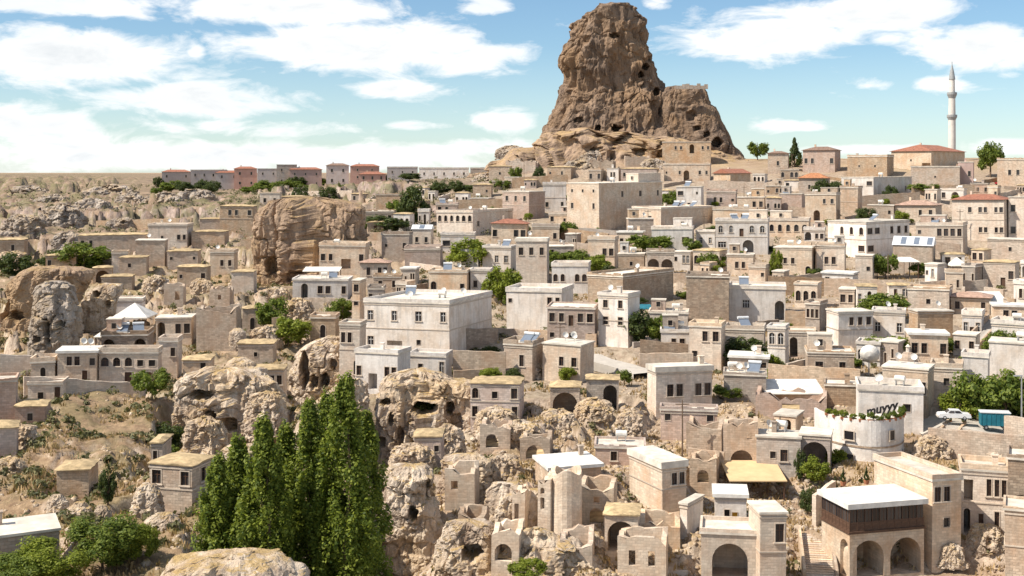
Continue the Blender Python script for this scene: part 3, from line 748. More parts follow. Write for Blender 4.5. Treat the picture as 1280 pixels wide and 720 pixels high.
def ribbon(name, pts, wid, mat, lift=0.12):
    mb = MB(); L = []
    for i, p in enumerate(pts):
        a = Vector(pts[max(i-1, 0)]); b_ = Vector(pts[min(i+1, len(pts)-1)]); d = (b_ - a); n = Vector((-d.y, d.x, 0)).normalized() * wid / 2
        L.append((Vector(p) + n + Vector((0, 0, lift)), Vector(p) - n + Vector((0, 0, lift))))
    for (a, b_), (c, d) in zip(L, L[1:]):
        mb.face((b_, d, c, a)); lo = Vector((0, 0, -1.5))
        mb.face((b_ + lo, d + lo, d, b_)); mb.face((a, c, c + lo, a + lo))
    return tag(link(name, mb.mesh(name, [mat])), kind='structure')
ribbon('lane', LANE, 4.6, M_ROAD); ribbon('road', YARD, 8.5, M_ROAD)

# ------------------------------------------------------------------ house builder
KIND = {'r': (1.0, 1.65, 0), 'a': (1.05, 1.8, 1), 'w': (1.9, 1.45, 0), 'o': (0.75, 0.9, 0), 'd': (1.05, 2.1, 0), 'y': (1.1, 2.2, 0), 'D': (1.25, 2.3, 1), 'A': (3.0, 2.9, 1), 'B': (3.4, 2.5, 0)}
def outline(x0, x1, z0, z1, arch):
    if not arch: return [(x0, z0), (x1, z0), (x1, z1), (x0, z1)]
    r = (x1 - x0) / 2; zs = max(z1 - r, z0 + 0.2); r_z = z1 - zs; cx = (x0 + x1) / 2; n = 10
    return [(x0, z0), (x1, z0)] + [(cx + r*math.cos(math.pi*k/n), zs + r_z*math.sin(math.pi*k/n)) for k in range(n+1)]
_wcache = {}
def winmesh(kind, w_, hh, arch, D, style):
    key = (kind, w_, hh, D > 330, style)
    if key in _wcache: return _wcache[key]
    ol = outline(-w_/2, w_/2, 0, hh, arch); fr = MB(); t = 0.13 if D < 330 else 0.18
    tr = 0.10 if kind in 'rawD' else 0.06
    big = [(x_ * (1 + 2*tr/w_), (z_ - hh/2) * (1 + 2*tr/hh) + hh/2) for x_, z_ in ol]
    n = len(ol)
    for k in range(n):      # trim ring standing 5 cm proud of the wall
        a, b_, A_, B_ = ol[k], ol[(k+1) % n], big[k], big[(k+1) % n]
        fr.face([(A_[0], -0.05, A_[1]), (B_[0], -0.05, B_[1]), (b_[0], -0.05, b_[1]), (a[0], -0.05, a[1])])
        fr.face([(B_[0], -0.05, B_[1]), (A_[0], -0.05, A_[1]), (A_[0], 0.02, A_[1]), (B_[0], 0.02, B_[1])])
        fr.face([(a[0], -0.05, a[1]), (b_[0], -0.05, b_[1]), (b_[0], 0.12, b_[1]), (a[0], 0.12, a[1])])
    if kind in 'rawD' and hh > 1.0: fr.box(-w_/2 - 0.22, w_/2 + 0.22, -0.16, 0.0, -0.14, -0.02)     # sill
    pa = MB(); y_ = 0.20
    for tri in tessellate_polygon([[Vector((x_, z_, 0)) for x_, z_ in ol]]):
        p = [(ol[i][0], y_, ol[i][1]) for i in tri]
        nrm = (Vector(p[1]) - Vector(p[0])).cross(Vector(p[2]) - Vector(p[0]))
        pa.face(p if nrm.y < 0 else p[::-1])
    if D < 330 and kind in 'raw':   # sash bars
        nb = 2 if kind == 'w' else 1
        for j in range(nb):
            xx = -w_/2 + w_*(j+1)/(nb+1); fr.box(xx - 0.035, xx + 0.035, 0.13, 0.19, 0.02, hh - 0.02, m=1)
        fr.box(-w_/2, w_/2, 0.135, 0.185, hh*0.62, hh*0.62 + 0.06, m=1)
        fr.box(-w_/2, -w_/2 + 0.06, 0.13, 0.19, 0.01, hh*(0.7 if arch else 0.98), m=1); fr.box(w_/2 - 0.06, w_/2, 0.13, 0.19, 0.01, hh*(0.7 if arch else 0.98), m=1)
    bars = M_WOOD if style else M_WFRAME
    r = (fr.mesh('window', [M_FRAME, bars]), pa.mesh('pane', [M_YDOOR if kind == 'y' else M_WOOD if kind == 'd' else M_GLASS]))
    _wcache[key] = r; return r
WSC = [1.0]
def facade(mb, root, A, B, z0, z1, zlow, rows, D, style, nrm, top=None, ruin=False):
    """one wall from A to B (left to right seen from outside) with real openings; rows of codes from the top"""
    A = Vector((A[0], A[1], 0)); B = Vector((B[0], B[1], 0)); L = (B - A).length; ux = (B - A) / L; inn = -Vector((nrm[0], nrm[1], 0))
    holes = []
    rr = [r for r in rows.split('/')] if rows else []
    H = z1 - z0; nrw = len(rr)
    for i, row in enumerate(rr):
        rh = H / nrw; zb = z1 - rh * (i + 1); cw = L / len(row)
        for j, ch in enumerate(row):
            if ch == '.' or ch not in KIND: continue
            kw, kh, arch = KIND[ch]; big = ch in 'AB'
            if not big: kw *= WSC[0] * (1 + 0.12*math.sin(j*5.1 + i)); kh *= WSC[0]
            span = cw * (0.9 if big else 0.66)
            if big: span = max(span, min(kw, cw * 1.25))
            ww = min(kw if not big else max(kw, 0), span); hh = min(kh, rh * (0.84 if ch in 'ABdDy' else 0.56 if rh > 2.4 else 0.62))
            if ch in 'A' and rh > 3.4: hh = min(rh * .82, 3.9); ww = min(cw * 0.84, 3.7, hh * 1.05)
            ww = max(0.4, round(ww * 10) / 10); hh = max(0.4, round(hh * 10) / 10)
            xc = cw * (j + 0.5); mg = 0.75 if ruin else 0.25; xc = min(max(xc, ww/2 + mg), L - ww/2 - mg)
            if ruin: hh = min(hh, max(0.5, round((z1 - 1.35 - zb) * 10) / 10))
            zz = zb + (0.03 if ch in 'ABdDy' else rh * 0.20 if rh < 3.0 else (rh - hh) * 0.52)
            if ch in 'dDABy' and i < nrw - 1: zz = zb + 0.1
            if ruin and zz + hh > z1 - 1.25: zz = max(zb + 0.05, z1 - 1.25 - hh)
            if zz + hh > z1 - 0.15: hh = max(0.4, round((z1 - 0.2 - zz) * 10 - 0.5) / 10)
            if xc - ww/2 < 0.1 or xc + ww/2 > L - 0.1: continue
            if any(abs(xc - q[0]) < (ww + q[2])/2 + 0.12 and zz < q[1] + q[3] + 0.1 and q[1] < zz + hh + 0.1 for q in holes): continue
            holes.append((xc, zz, ww, hh, ch, arch))
    if top is None: outer = [(0, zlow), (L, zlow), (L, z1), (0, z1)]
    else: outer = [(0, zlow), (L, zlow)] + [(L * u, z1 + dz) for u, dz in reversed(top)]
    loops = [outer] + [outline(x_ - w_/2, x_ + w_/2, zz, zz + hh, ar) for x_, zz, w_, hh, ch, ar in holes]
    flat = [p for lp in loops for p in lp]
    pt = lambda p, dep=0.0: A + ux * p[0] + inn * dep + Vector((0, 0, p[1]))
    off = rng.uniform(0, 50)
    for tri in tessellate_polygon([[Vector((p[0], p[1], 0)) for p in lp] for lp in loops]):
        q = [flat[i] for i in tri]
        if (q[1][0]-q[0][0])*(q[2][1]-q[0][1]) - (q[1][1]-q[0][1])*(q[2][0]-q[0][0]) < 0: q = q[::-1]
        mb.face([pt(p) for p in q], [(p[0] + off, p[1]) for p in q])
    ang = math.atan2(ux.y, ux.x)
    for (x_, zz, w_, hh, ch, ar), lp in zip(holes, loops[1:]):
        dep = {'A': 4.2 if nrm == (0, -1) else 1.0, 'B': 2.2}.get(ch, 0.28) if not ruin else 0.55; n = len(lp)
        for k in range(n):
            a, b_ = lp[k], lp[(k+1) % n]; mb.face([pt(a), pt(a, dep), pt(b_, dep), pt(b_)])
        if ruin: continue
        if ch in 'AB':
            for tri in tessellate_polygon([[Vector((p[0], p[1], 0)) for p in lp]]): mb.face([pt(lp[i], dep) for i in tri])
        else:
            fm, pm = winmesh(ch, w_, hh, ar, D, style)
            p = pt((x_, zz)); o = link('door' if ch in 'dDy' else 'window', fm, root, p, ang)
            link('door_leaf' if ch in 'dy' else 'pane', pm, o, (0, 0, 0))
    return holes
def ruin_top(L):
    n = max(4, int(L / 0.8)); out = []; v = 0
    for k in range(n + 1):
        v = 0.65 * v + rng.uniform(-0.75, 0.45); out.append((k / n, max(-1.1, min(0.2, v))))
    return out
def build_house(h, name='house'):
    root = link(name, None, None, (h['cx'], h['cy'], h['zb']), h['rz'])
    w_, d_, H, D = h['w'], h['dp'], h['h'], h['D']; low = -3.0; x0, x1, y0, y1 = -w_/2, w_/2, -d_/2, d_/2
    WSC[0] = rng.uniform(0.82, 1.2)
    if D < 420: root.rotation_euler = (math.radians(rng.uniform(-.7, .7)), math.radians(rng.uniform(-.9, .9)), h['rz'])
    style = 1 if h['col'] in 'CTPBG' or rng.random() < 0.5 else 0
    mat = WALL[h['col']]; mb = MB(); ruin = h['roof'] == 'none'; th = 0.5
    tops = [ruin_top(w_), ruin_top(d_), ruin_top(w_), ruin_top(d_)] if ruin else [None]*4
    if ruin:
        for i in range(4): tops[i][-1] = (1, tops[(i+1) % 4][0][1]) if i < 3 else (1, tops[0][0][1])
    fh = facade(mb, root, (x0, y0), (x1, y0), 0, H, low, h['fr'], D, style, (0, -1), tops[0], ruin)
    facade(mb, root, (x1, y0), (x1, y1), 0, H, low, h['sd'] if h['right'] else '', D, style, (1, 0), tops[1])
    facade(mb, root, (x1, y1), (x0, y1), 0, H, low, '', D, style, (0, 1), tops[2])
    facade(mb, root, (x0, y1), (x0, y0), 0, H, low, h['sd'] if h['left'] else '', D, style, (-1, 0), tops[3])
    if ruin:    # inner skins, so the broken walls have thickness and an open inside
        e = 0.55
        for (A, B, n, tp) in [((x0+e, y0+e), (x1-e, y0+e), (0, -1), tops[0]), ((x1-e, y0+e), (x1-e, y1-e), (1, 0), tops[1]), ((x1-e, y1-e), (x0+e, y1-e), (0, 1), tops[2]), ((x0+e, y1-e), (x0+e, y0+e), (-1, 0), tops[3])]:
            L = math.dist(A, B)
            if n == (0, -1):     # the front skin repeats the openings, so one sees through them
                lps = [[(e, -.2), (w_-e, -.2)] + [(e + (w_-2*e)*u, H+dz) for u, dz in reversed(tp)]] + [outline(q[0]-q[2]/2, q[0]+q[2]/2, q[1], q[1]+q[3], q[5]) for q in fh]
                fl = [p_ for lp in lps for p_ in lp]
                for tri in tessellate_polygon([[Vector((p_[0], p_[1], 0)) for p_ in lp] for lp in lps]):
                    q = [fl[i] for i in tri]
                    if (q[1][0]-q[0][0])*(q[2][1]-q[0][1]) - (q[1][1]-q[0][1])*(q[2][0]-q[0][0]) > 0: q = q[::-1]
                    mb.face([(x0+p_[0], y0+e, p_[1]) for p_ in q])
            for (u, dz), (u2, dz2) in zip(tp, tp[1:]):
                ax, ay = A[0]+(B[0]-A[0])*u, A[1]+(B[1]-A[1])*u; bx, by = A[0]+(B[0]-A[0])*u2, A[1]+(B[1]-A[1])*u2
                if n != (0, -1): mb.face([(bx, by, -0.2), (ax, ay, -0.2), (ax, ay, H+dz), (bx, by, H+dz2)])
                ox, oy = n[0]*e, n[1]*e
                ea = 0 if 0 < u < 1 else e; eb = 0 if 0 < u2 < 1 else e
                tx, ty = (B[0]-A[0])/L, (B[1]-A[1])/L
                mb.face([(ax+ox-tx*ea*(u==0), ay+oy-ty*ea*(u==0), H+dz), (bx+ox+tx*eb*(u2==1), by+oy+ty*eb*(u2==1), H+dz2), (bx, by, H+dz2), (ax, ay, H+dz)])
    link('wall', mb.mesh('wall', [mat]), root)
    if not ruin and h['col'] in 'CWPT' and H > 2.6 and D < 420 and rng.random() < 0.6:
        for zc in ([H - 0.42] + ([H * 0.5] if '/' in h['fr'] and H > 5 else [])):
            k = MB(); e = 0.09; t2 = 0.16
            k.box(x0-e, x1+e, y0-e, y0-.004, zc, zc+t2); k.box(x0-e, x0-.004, y0, y1, zc, zc+t2); k.box(x1+.004, x1+e, y0, y1, zc, zc+t2)
            link('cornice', k.mesh('cornice', [M_FRAME]), root)
    roof_(h, root, x0, x1, y0, y1, H)
    return root
def roof_(h, root, x0, x1, y0, y1, H):
    k = h['roof']; w_, d_ = x1-x0, y1-y0; j = lambda s: rng.uniform(-s, s)
    if k == 'none': 
        mb = MB(); mb.face([(x0+.5,y0+.5,0.1+j(.1)),(x1-.5,y0+.5,0.15),(x1-.5,y1-.5,0.5),(x0+.5,y1-.5,0.3)]); link('rubble_floor', mb.mesh('rubble_floor', [M_EARTH]), root); return
    if k in ('flat', 'white', 'thick'):
        th = {'flat': 0.24, 'white': 0.4, 'thick': 0.8}[k]; ov = {'flat': 0.16, 'white': 0.3, 'thick': 0.22}[k]
        mb = MB(); m = M_ROOFW if k == 'white' else M_ROOF
        # slab with a low rim of parapet stones
        mb.box(x0-ov, x1+ov, y0-ov, y1+ov, H+0.003, H+th)
        if k == 'flat' and rng.random() < 0.75 and w_ > 2:
            p = rng.uniform(0.25, 0.7); e = 0.28
            rim = MB()
            xa = x0-ov+.02
            while xa < x1+ov-.05:
                xb = min(xa + rng.uniform(.5, 1.5), x1+ov-.02); rim.box(xa, xb-.004, y0-ov+.02, y0-ov+e, H+th+.003, H+th+p*(rng.uniform(.35, 1.15) if h['col'] in 'TBGP' else rng.uniform(.92, 1.05))); xa = xb
            rim.box(x0-ov+.02, x1+ov-.02, y1+ov-e, y1+ov-.02, H+th+.003, H+th+p)
            rim.box(x0-ov+.02, x0-ov+e, y0-ov+e, y1+ov-e, H+th+.003, H+th+p); rim.box(x1+ov-e, x1+ov-.02, y0-ov+e, y1+ov-e, H+th+.003, H+th+p)
            rf = link('roof', mb.mesh('roof', [m]), root); link('parapet', rim.mesh('parapet', [WALL[h['col']]]), rf)
        else: rf = link('roof', mb.mesh('roof', [m]), root)
        if rng.random() < (0.34 if h.get('fill') else 0.15 if h['D'] > 170 else 0) and k == 'flat' and w_ > 4.5 and d_ > 4.2 and h['D'] < 450:
            rw, rd_, rh_ = w_*rng.uniform(.3, .55), d_*rng.uniform(.35, .5), rng.uniform(1.9, 2.6); ax = x0 + .3 if rng.random() < .5 else x1 - .3 - rw; ay = y1 - .3 - rd_
            q = MB(); q.box(ax, ax+rw, ay, ay+rd_, H+th-.05, H+th+rh_, bottom=False); q.box(ax-.12, ax+rw+.12, ay-.12, ay+rd_+.12, H+th+rh_+.003, H+th+rh_+.18, m=1); rr_ = link('roof_room', q.mesh('roof_room', [WALL[rng.choice('CTPWG')], M_ROOF]), root)
            fm, pm = winmesh('o', .8, 1.0, 0, h['D'], 1); o2 = link('window', fm, rr_, (ax+rw/2, ay-.17, H+th+.7), 0); link('pane', pm, o2, (0, -.05, 0))
        if rng.random() < 0.5 and h['D'] < 480 and w_ > 3.5:
            c = MB(); cx, cy = rng.uniform(x0+1, x1-1), rng.uniform(0, y1-.8); s = rng.uniform(.25, .4); hh = rng.uniform(.7, 1.3)
            c.box(cx-s, cx+s, cy-s, cy+s, H+th-0.05, H+th+hh); c.box(cx-s-.1, cx+s+.1, cy-s-.1, cy+s+.1, H+th+hh+.003, H+th+hh+.13)
            link('chimney', c.mesh('chimney', [WALL[h['col']]]), rf)
        return
    if k == 'grass':
        nx, ny = max(3, int(w_/0.9)), max(3, int(d_/0.9)); g = np.zeros((nx+1, ny+1, 3))
        for i in range(nx+1):
            for jj in range(ny+1):
                u, v = i/nx, jj/ny; e = min(u, 1-u, v, 1-v)*4
                g[i, jj] = (x0-.22+(w_+.44)*u+j(.08), y0-.22+(d_+.44)*v+j(.08), H+0.12+0.32*min(1, e)+j(.10))
        mb = MB()
        for i in range(nx):
            for jj in range(ny): mb.face([g[i,jj], g[i+1,jj], g[i+1,jj+1], g[i,jj+1]])
        ring = [g[i,0] for i in range(nx+1)] + [g[nx,jj] for jj in range(1, ny+1)] + [g[i,ny] for i in range(nx-1,-1,-1)] + [g[0,jj] for jj in range(ny-1,0,-1)]
        for a, b_ in zip(ring, ring[1:]+ring[:1]): mb.face([(a[0],a[1],H+.003),(b_[0],b_[1],H+.003),b_,a])
        mb.face([(x0-.2,y1+.2,H+.003),(x1+.2,y1+.2,H+.003),(x1+.2,y0-.2,H+.003),(x0-.2,y0-.2,H+.003)])
        link('roof', mb.mesh('roof', [M_EARTH]), root); return
    if k == 'metal':
        mb = MB(); r = 0.28 * min(w_, d_); e = 0.25
        mb.face([(x0-e,y0-e,H+.1),(x1+e,y0-e,H+.1),(x1+e,0,H+r),(x0-e,0,H+r)]); mb.face([(x1+e,y1+e,H+.1),(x0-e,y1+e,H+.1),(x0-e,0,H+r),(x1+e,0,H+r)])
        mb.face([(x1+e,y0-e,H+.1),(x1+e,y1+e,H+.1),(x1+e,0,H+r)]); mb.face([(x0-e,y1+e,H+.1),(x0-e,y0-e,H+.1),(x0-e,0,H+r)])
        rf = link('roof', mb.mesh('roof', [M_ALU]), root)
        n = max(3, int(w_/1.4))
        for i in range(n):
            s = MB(); a = x0 + w_*(i+.1)/n; b_ = x0 + w_*(i+.9)/n; f0, f1 = .12, .88
            P_ = lambda xx, f: (xx, (y0-e)*(1-f), H+.1+(r-.1)*f+.06)
            s.face([P_(a,f0),P_(b_,f0),P_(b_,f1),P_(a,f1)]); link('roof_panel', s.mesh('roof_panel', [M_SOLAR if i % 2 else M_ALU]), rf)
        return
    m = {'hiptile': M_TILE, 'hiporange': M_TILEO, 'hippale': M_TILEP, 'hipbrown': M_TILEB, 'gabletile': M_TILE}[k]; e = 0.5
    mb = MB(); r = min(w_, d_) * (0.17 if k != 'hiporange' else 0.24); A,B,C,E = (x0-e,y0-e,H+.12),(x1+e,y0-e,H+.12),(x1+e,y1+e,H+.12),(x0-e,y1+e,H+.12)
    if w_ >= d_: R0, R1 = (x0+d_*.42, 0, H+r), (x1-d_*.42, 0, H+r)
    else: R0, R1 = (0, y0+w_*.42, H+r), (0, y1-w_*.42, H+r)
    if k == 'gabletile': R0, R1 = (0, y0-e, H+r+.4), (0, y1+e, H+r+.4)
    if w_ >= d_ and k != 'gabletile': fs = [[A,B,R1,R0],[C,E,R0,R1],[B,C,R1],[E,A,R0]]
    else: fs = [[B,C,R1,R0],[E,A,R0,R1],[A,B,R0],[C,E,R1]]
    for f in fs:
        p0, p1 = Vector(f[0]), Vector(f[1]); u = (p1-p0).normalized(); mb.face(f, [((Vector(p)-p0).dot(u)*2.2, (Vector(p)-p0).length) for p in f])
    mb.box(x0-e, x1+e, y0-e, y1+e, H+.003, H+.117, m=1)
    rf = link('roof', mb.mesh('roof', [m, M_WOOD]), root)
    c = MB(); c.box(x0+w_*.3-.3, x0+w_*.3+.3, -.3, .3, H, H+r+.9); link('chimney', c.mesh('chimney', [WALL['C']]), rf)
LANDM = [('the rock castle', 780, 200, 30), ('the slim minaret', 1190, 200, 25), ('the big square stone mansion', 749, 286, 22), ('the large white terraced house', 540, 440, 22),
         ('the poplars', 380, 560, 25), ('the curved white terrace wall', 1095, 560, 16), ('the white pavilion roof', 160, 420, 18), ('the brown ravine cliff', 385, 330, 25),
         ('the glazed wooden gallery', 1110, 660, 14), ('the red roofed ridge mansion', 1140, 210, 22), ('the big red roofed pale mansion', 1228, 290, 20), ('the long stone stair', 1228, 430, 12),
         ('the tall cream tower house', 666, 345, 16), ('the row of arched windows', 986, 290, 16), ('the parked white car', 1190, 510, 12), ('the white arched house', 945, 395, 14), ('the lit pale gable', 1060, 310, 16),
         ('the orange roofed house', 1018, 240, 18), ('the pale lane', 775, 455, 10), ('the blank brown rubble wall', 885, 400, 14), ('the six-arched cream house', 570, 290, 16), ('the dome house', 1135, 500, 12)]
LANDP = [(n, *W(px, py, depth_at(px, py)), r*.8) for n, px, py, r in LANDM]
def _head(l):
    for w2 in (' with ',' under ',' above ',' below ',' behind ',' beside ',' on ',' built ',' joined ',' carrying ',' without ',' among ',' at ',' shaded ',' cut ',' of ',' just ',' along ',' by ',' over ',' in '): l = l.split(w2)[0]
    return l
for h in HOUSES:
    if h['label'] and 3 <= len(_head(h['label']).split()) <= 5: LANDP.append(('the ' + _head(h['label']), h['cx'], h['cy'], h['zb'], 9.0))
def nearword(p):
    best = min(LANDP, key=lambda l: math.dist(l[1:4], p) / (l[4] if l[4] < 10 else 12)); d = math.dist(best[1:4], p); dz = p[2] - best[3]
    if d < best[4]: return 'beside ' + best[0]
    return ('uphill from ' if dz > 1.5 else 'downhill from ' if dz < -1.5 else 'near ') + best[0]
CW = {'W': 'white plastered', 'C': 'cream stone', 'T': 'tan stone', 'P': 'rose stone', 'G': 'grey stone', 'B': 'brown stone', 'K': 'pale', 'R': 'pink'}
NUM = ['no', 'one', 'two', 'three', 'four', 'five']
def auto_label(h):
    k = sum(ch in 'rawo' for ch in h['fr']); dd = 'a door' if 'd' in h['fr'] else 'an arch' if 'A' in h['fr'] else ''
    feat = (f"{NUM[k]} window{'s' if k > 1 else ''}" if k else '') + (' and ' if k and dd else '') + dd if (k or dd) else 'no openings'
    rf = {'flat': '', 'grass': 'earth roofed ', 'white': 'white roofed '}[h['roof']]; sz = 'tall ' if h['h'] > 4.3 else 'low ' if h['h'] < 3.1 else 'wide ' if h['w'] > 7 else 'small '
    nw = nearword((h['cx'], h['cy'], h['zb']))
    for l in (f"{sz}{rf}{CW[h['col']]} house with {feat} {nw}", f"{sz}{CW[h['col']]} house with {feat} {nw}", f"{sz}{CW[h['col']]} house {nw}"):
        if len(l.split()) <= 16: return l
    return l
ROOTS = []
for h in HOUSES:
    nm = 'house'
    lab = h['label'] or auto_label(h)
    if len(lab.split()) < 4: lab += ' ' + nearword((h['cx'], h['cy'], h['zb']))
    if 'skyline' in lab or 'three storeys' in lab: nm, grp, cat = 'apartment_block', 'blocks on the skyline', 'building'
    elif h['roof'] == 'none' or 'ruined' in lab: nm, grp, cat = 'ruined_house', 'ruins in the old town', 'ruin'
    else: grp, cat = 'stone houses stacked on the hillside', 'house'
    o = build_house(h, nm); tag(o, lab, cat, grp); h['root'] = o
    ROOTS.append(o)

# ------------------------------------------------------------------ rocks: outlines from the photo, given depth and eroded with noise
def rock(name, label, rows, D=None, depth=0.8, amp=1.0, mat=None, dents=(), seed=0, nu=90, nv=70, cat='rock', group=None, expo=2.4, strat=0.0, flute=0.5, kind=None, blk=1.0):
    rows = sorted(rows); yb = rows[-1][0]; xm = (rows[-1][1] + rows[-1][2]) / 2
    D = D or depth_at(xm, min(yb, 719) if yb < 719 else 719)
    s = D / F; ys = np.array([r[0] for r in rows], float); xl = np.array([r[1] for r in rows], float); xr = np.array([r[2] for r in rows], float)
    v = np.linspace(0, 1, nv); pyv = ys[-1] + (ys[0] - ys[-1]) * v + 0
    L = np.interp(pyv, ys, xl); R = np.interp(pyv, ys, xr)
    a = (R - L) / 2 * s; cx = ((R + L) / 2 - 640) * s; z = HC - (pyv - HOR) * s
    b_ = np.maximum(a, a.max() * 0.35) * depth
    th = np.linspace(0, 2*np.pi, nu, endpoint=False); ce, se = np.cos(th), np.sin(th)
    sx = np.sign(ce) * np.abs(ce)**(2/expo); sy = np.sign(se) * np.abs(se)**(2/expo)
    extra = 4     # rings closing the crown
    Xs, Ys, Zs = [], [], []
    for i in range(nv): Xs.append(cx[i] + a[i]*sx); Ys.append(D + b_.max() + b_[i]*sy); Zs.append(np.full(nu, z[i]))
    for j in range(1, extra+1):
        f = math.cos(j/(extra)*math.pi/2*0.97); Xs.append(cx[-1]+a[-1]*f*sx); Ys.append(D+b_.max()+b_[-1]*f*sy); Zs.append(np.full(nu, z[-1]+a[-1]*0.18*math.sin(j/extra*math.pi/2)))
    Xa, Ya, Za = np.array(Xs), np.array(Ys), np.array(Zs); nr = nv + extra
    o = seed * 17.3
    size = max(a.max(), (z.max() - z.min()) / 2)
    nx_ = np.repeat(sx[None], nr, 0); ny_ = np.repeat(sy[None], nr, 0); nl = np.sqrt(nx_**2 + ny_**2); nx_ /= nl; ny_ /= nl
    p = (Xa.ravel()+o, Ya.ravel()+o, Za.ravel())
    k = size / 8
    wv_ = fbm(p[0]+9, p[1], p[2], 3.5*k, 3)*1.0*k
    F1, E1, C1 = worley(p[0]+wv_, p[1]+wv_, (p[2]+.5*wv_)*flute*1.3, 3.4*k); F2, E2, C2 = worley(p[0]-wv_, p[1]+wv_, p[2]*.8, 1.25*k)
    dsp = (fbm(*p, 6.0*k, 5, 0.55)*(0.75 + .35*(1-blk)) + blk*((C1-.5)*1.9*sstep(0, .12, E1) - .6*(1-sstep(0, .10, E1)) + (C2-.5)*.8*sstep(0, .14, E2) - .28*(1-sstep(0, .12, E2))) + (1-blk)*.5*ridged(p[0]+7, p[1], p[2]*.3, 1.1*k, 4, .6) + 0.3*ridged(p[0], p[1], p[2]*flute, 2.2*k, 4, 0.6) - .3) * amp * k * 1.05
    if strat: dsp = dsp + strat * k * sstep(-.3, .3, np.sin(p[2] / (0.5*k) + 2*fbm(*p, 4*k, 2))) * 0.8
    dsp = dsp.reshape(nr, nu)
    jz = (fbm(p[0]+50, p[1], p[2], 2.4*k, 4, 0.55) * 0.55 * amp * k).reshape(nr, nu)
    Xa = Xa + nx_*dsp*0.8; Ya = Ya + ny_*dsp; Za = Za + jz
    pxv = 640 + Xa/Ya*F; pyp = HOR + (HC - Za)/Ya*F; front = ny_ < 0.15
    for (dx, dy, rx, ry, dep) in dents:
        d2 = ((pxv-dx)/rx)**2 + ((pyp-dy)/ry)**2 + 0.75*pn(pxv*1.3/rx+dx, pyp*1.3/ry, 0*pxv)
        Ya = Ya + np.where(front, dep * (1 - sstep(0.55, 1.15, d2)), 0)
    V = np.stack([Xa, Ya, Za], -1).reshape(-1, 3); i = np.arange(nr*nu).reshape(nr, nu); i2 = np.roll(i, -1, 1)
    Qd = np.stack([i[:-1], i2[:-1], i2[1:], i[1:]], -1).reshape(-1, 4)
    top = i[-1]; V = np.concatenate([V, V[top].mean(0)[None]]); tip = len(V)-1
    Qt = np.stack([top, np.roll(top, -1), np.full(nu, tip), np.full(nu, tip)], -1)
    base = np.array([cx[0], D + b_.max(), z[0]])
    me = bpy.data.meshes.new(name)
    V = V - base
    faces = [tuple(q) for q in Qd.tolist()] + [(int(q[0]), int(q[1]), int(q[2])) for q in Qt.tolist()]
    me.from_pydata(V.tolist(), [], faces); me.polygons.foreach_set('use_smooth', [False]*len(faces)); me.materials.append(mat or M_TUFF); me.update()
    ob = link(name, me, None, tuple(base)); tag(ob, label, cat, group, kind); return ob
# the castle rock
CAST = [(2,752,796),(8,734,806),(14,722,812),(20,713,816),(40,708,818),(55,704,822),(72,701,828),(90,709,834),(104,711,838),(115,702,844),(130,695,851),(145,689,858),(160,682,866),(175,672,876),(190,664,886),(205,654,896),(222,640,905)]
castle = link('rock_castle', None, None, W(770, 205, 545)); tag(castle, 'towering brown rock castle riddled with caves above the town', 'rock castle')
def under(o, root):
    o.location = o.location - root.location; o.parent = root
    for k in ('label', 'category', 'group'):
        if k in o: del o[k]
main = rock('main_crag', '', [(y_ - 2*max(0, (70 - y_)/70), l_ + 8, r_ - 5) for y_, l_, r_ in CAST], 545, 0.75, 0.8, M_CASTLE, [(816,72,6.5,4,7),(807,83,4,4,6),(801,93,3.5,4,6),(821,115,4,5.5,7),(768,44,7,3.5,4),(771,161,6,5,7),(772,173,6,4,6),(748,160,4,4,5),(724,150,6,4,4),(826,140,3,5,4),(790,180,5,3,5)], seed=3, nu=340, nv=270, expo=2.6, flute=0.2, blk=0.42)
under(main, castle)
shoulder = rock('shoulder_crag', '', [(109,836,887),(113,832,890),(128,828,893),(132,828,899),(150,826,905),(165,826,912),(180,830,922),(192,850,934),(205,845,945),(222,840,960)], 552, 0.8, 0.5, M_CASTLE,
   [(872,160,5,3,4),(884,168,4,3.5,4),(897,178,7,6,7),(865,145,6,7,3)], seed=9, nu=160, nv=120, expo=3.2, flute=0.3, blk=0.45)
under(shoulder, castle)
skirt = rock('scree_skirt', '', [(168,690,740),(176,676,860),(188,660,905),(205,630,940),(225,600,960)], 520, 0.30, 0.7, M_CLIFF, [(745,188,8,5,4),(800,190,9,5,5)], seed=5, nu=200, nv=60, flute=0.6)
under(skirt, castle)
mbw = MB()
for k in range(9): 
    cx, cy, cz = W(846+k*4.6, 108.5, 556); mbw.box(cx-.9, cx+.7, cy-.5, cy+.5, cz-1, cz+rng.uniform(.5, 1.5))
o = link('battlement', mbw.mesh('battlement', [WALL['T']]), castle); o.location = -castle.location

rock('ravine_cliff', 'long brown cliff dropping into the ravine beside the cream loggia house', [(259,326,446),(263,318,450),(280,314,452),(305,312,452),(335,310,448),(356,308,444)], 322, 0.4, 0.85, M_CLIFF,
     [(340,332,8,12,3),(364,346,10,7,3)], 21, 210, 110, flute=0.14, expo=4.5, cat='cliff')
rock('weathered_crag', 'dark rounded crag with a cleft standing alone on the valley side', [(355,48,68),(361,38,78),(378,32,84),(400,28,88),(428,25,90),(450,24,92)], None, 0.8, 0.75, M_TUFFG, [(58,415,3,18,2.5),(75,405,6,4,2),(45,425,5,5,2)], 4, 110, 90, group='rock crags')
rock('pale_crag', 'pale bluish white sloping crag behind the white pavilion', [(358,118,146),(366,106,146),(380,97,142),(400,96,138),(428,104,135)], 240, 0.7, 0.6, M_TUFF, [(120,368,5,4,2),(135,380,4,5,2)], 5, 100, 70, group='rock crags')
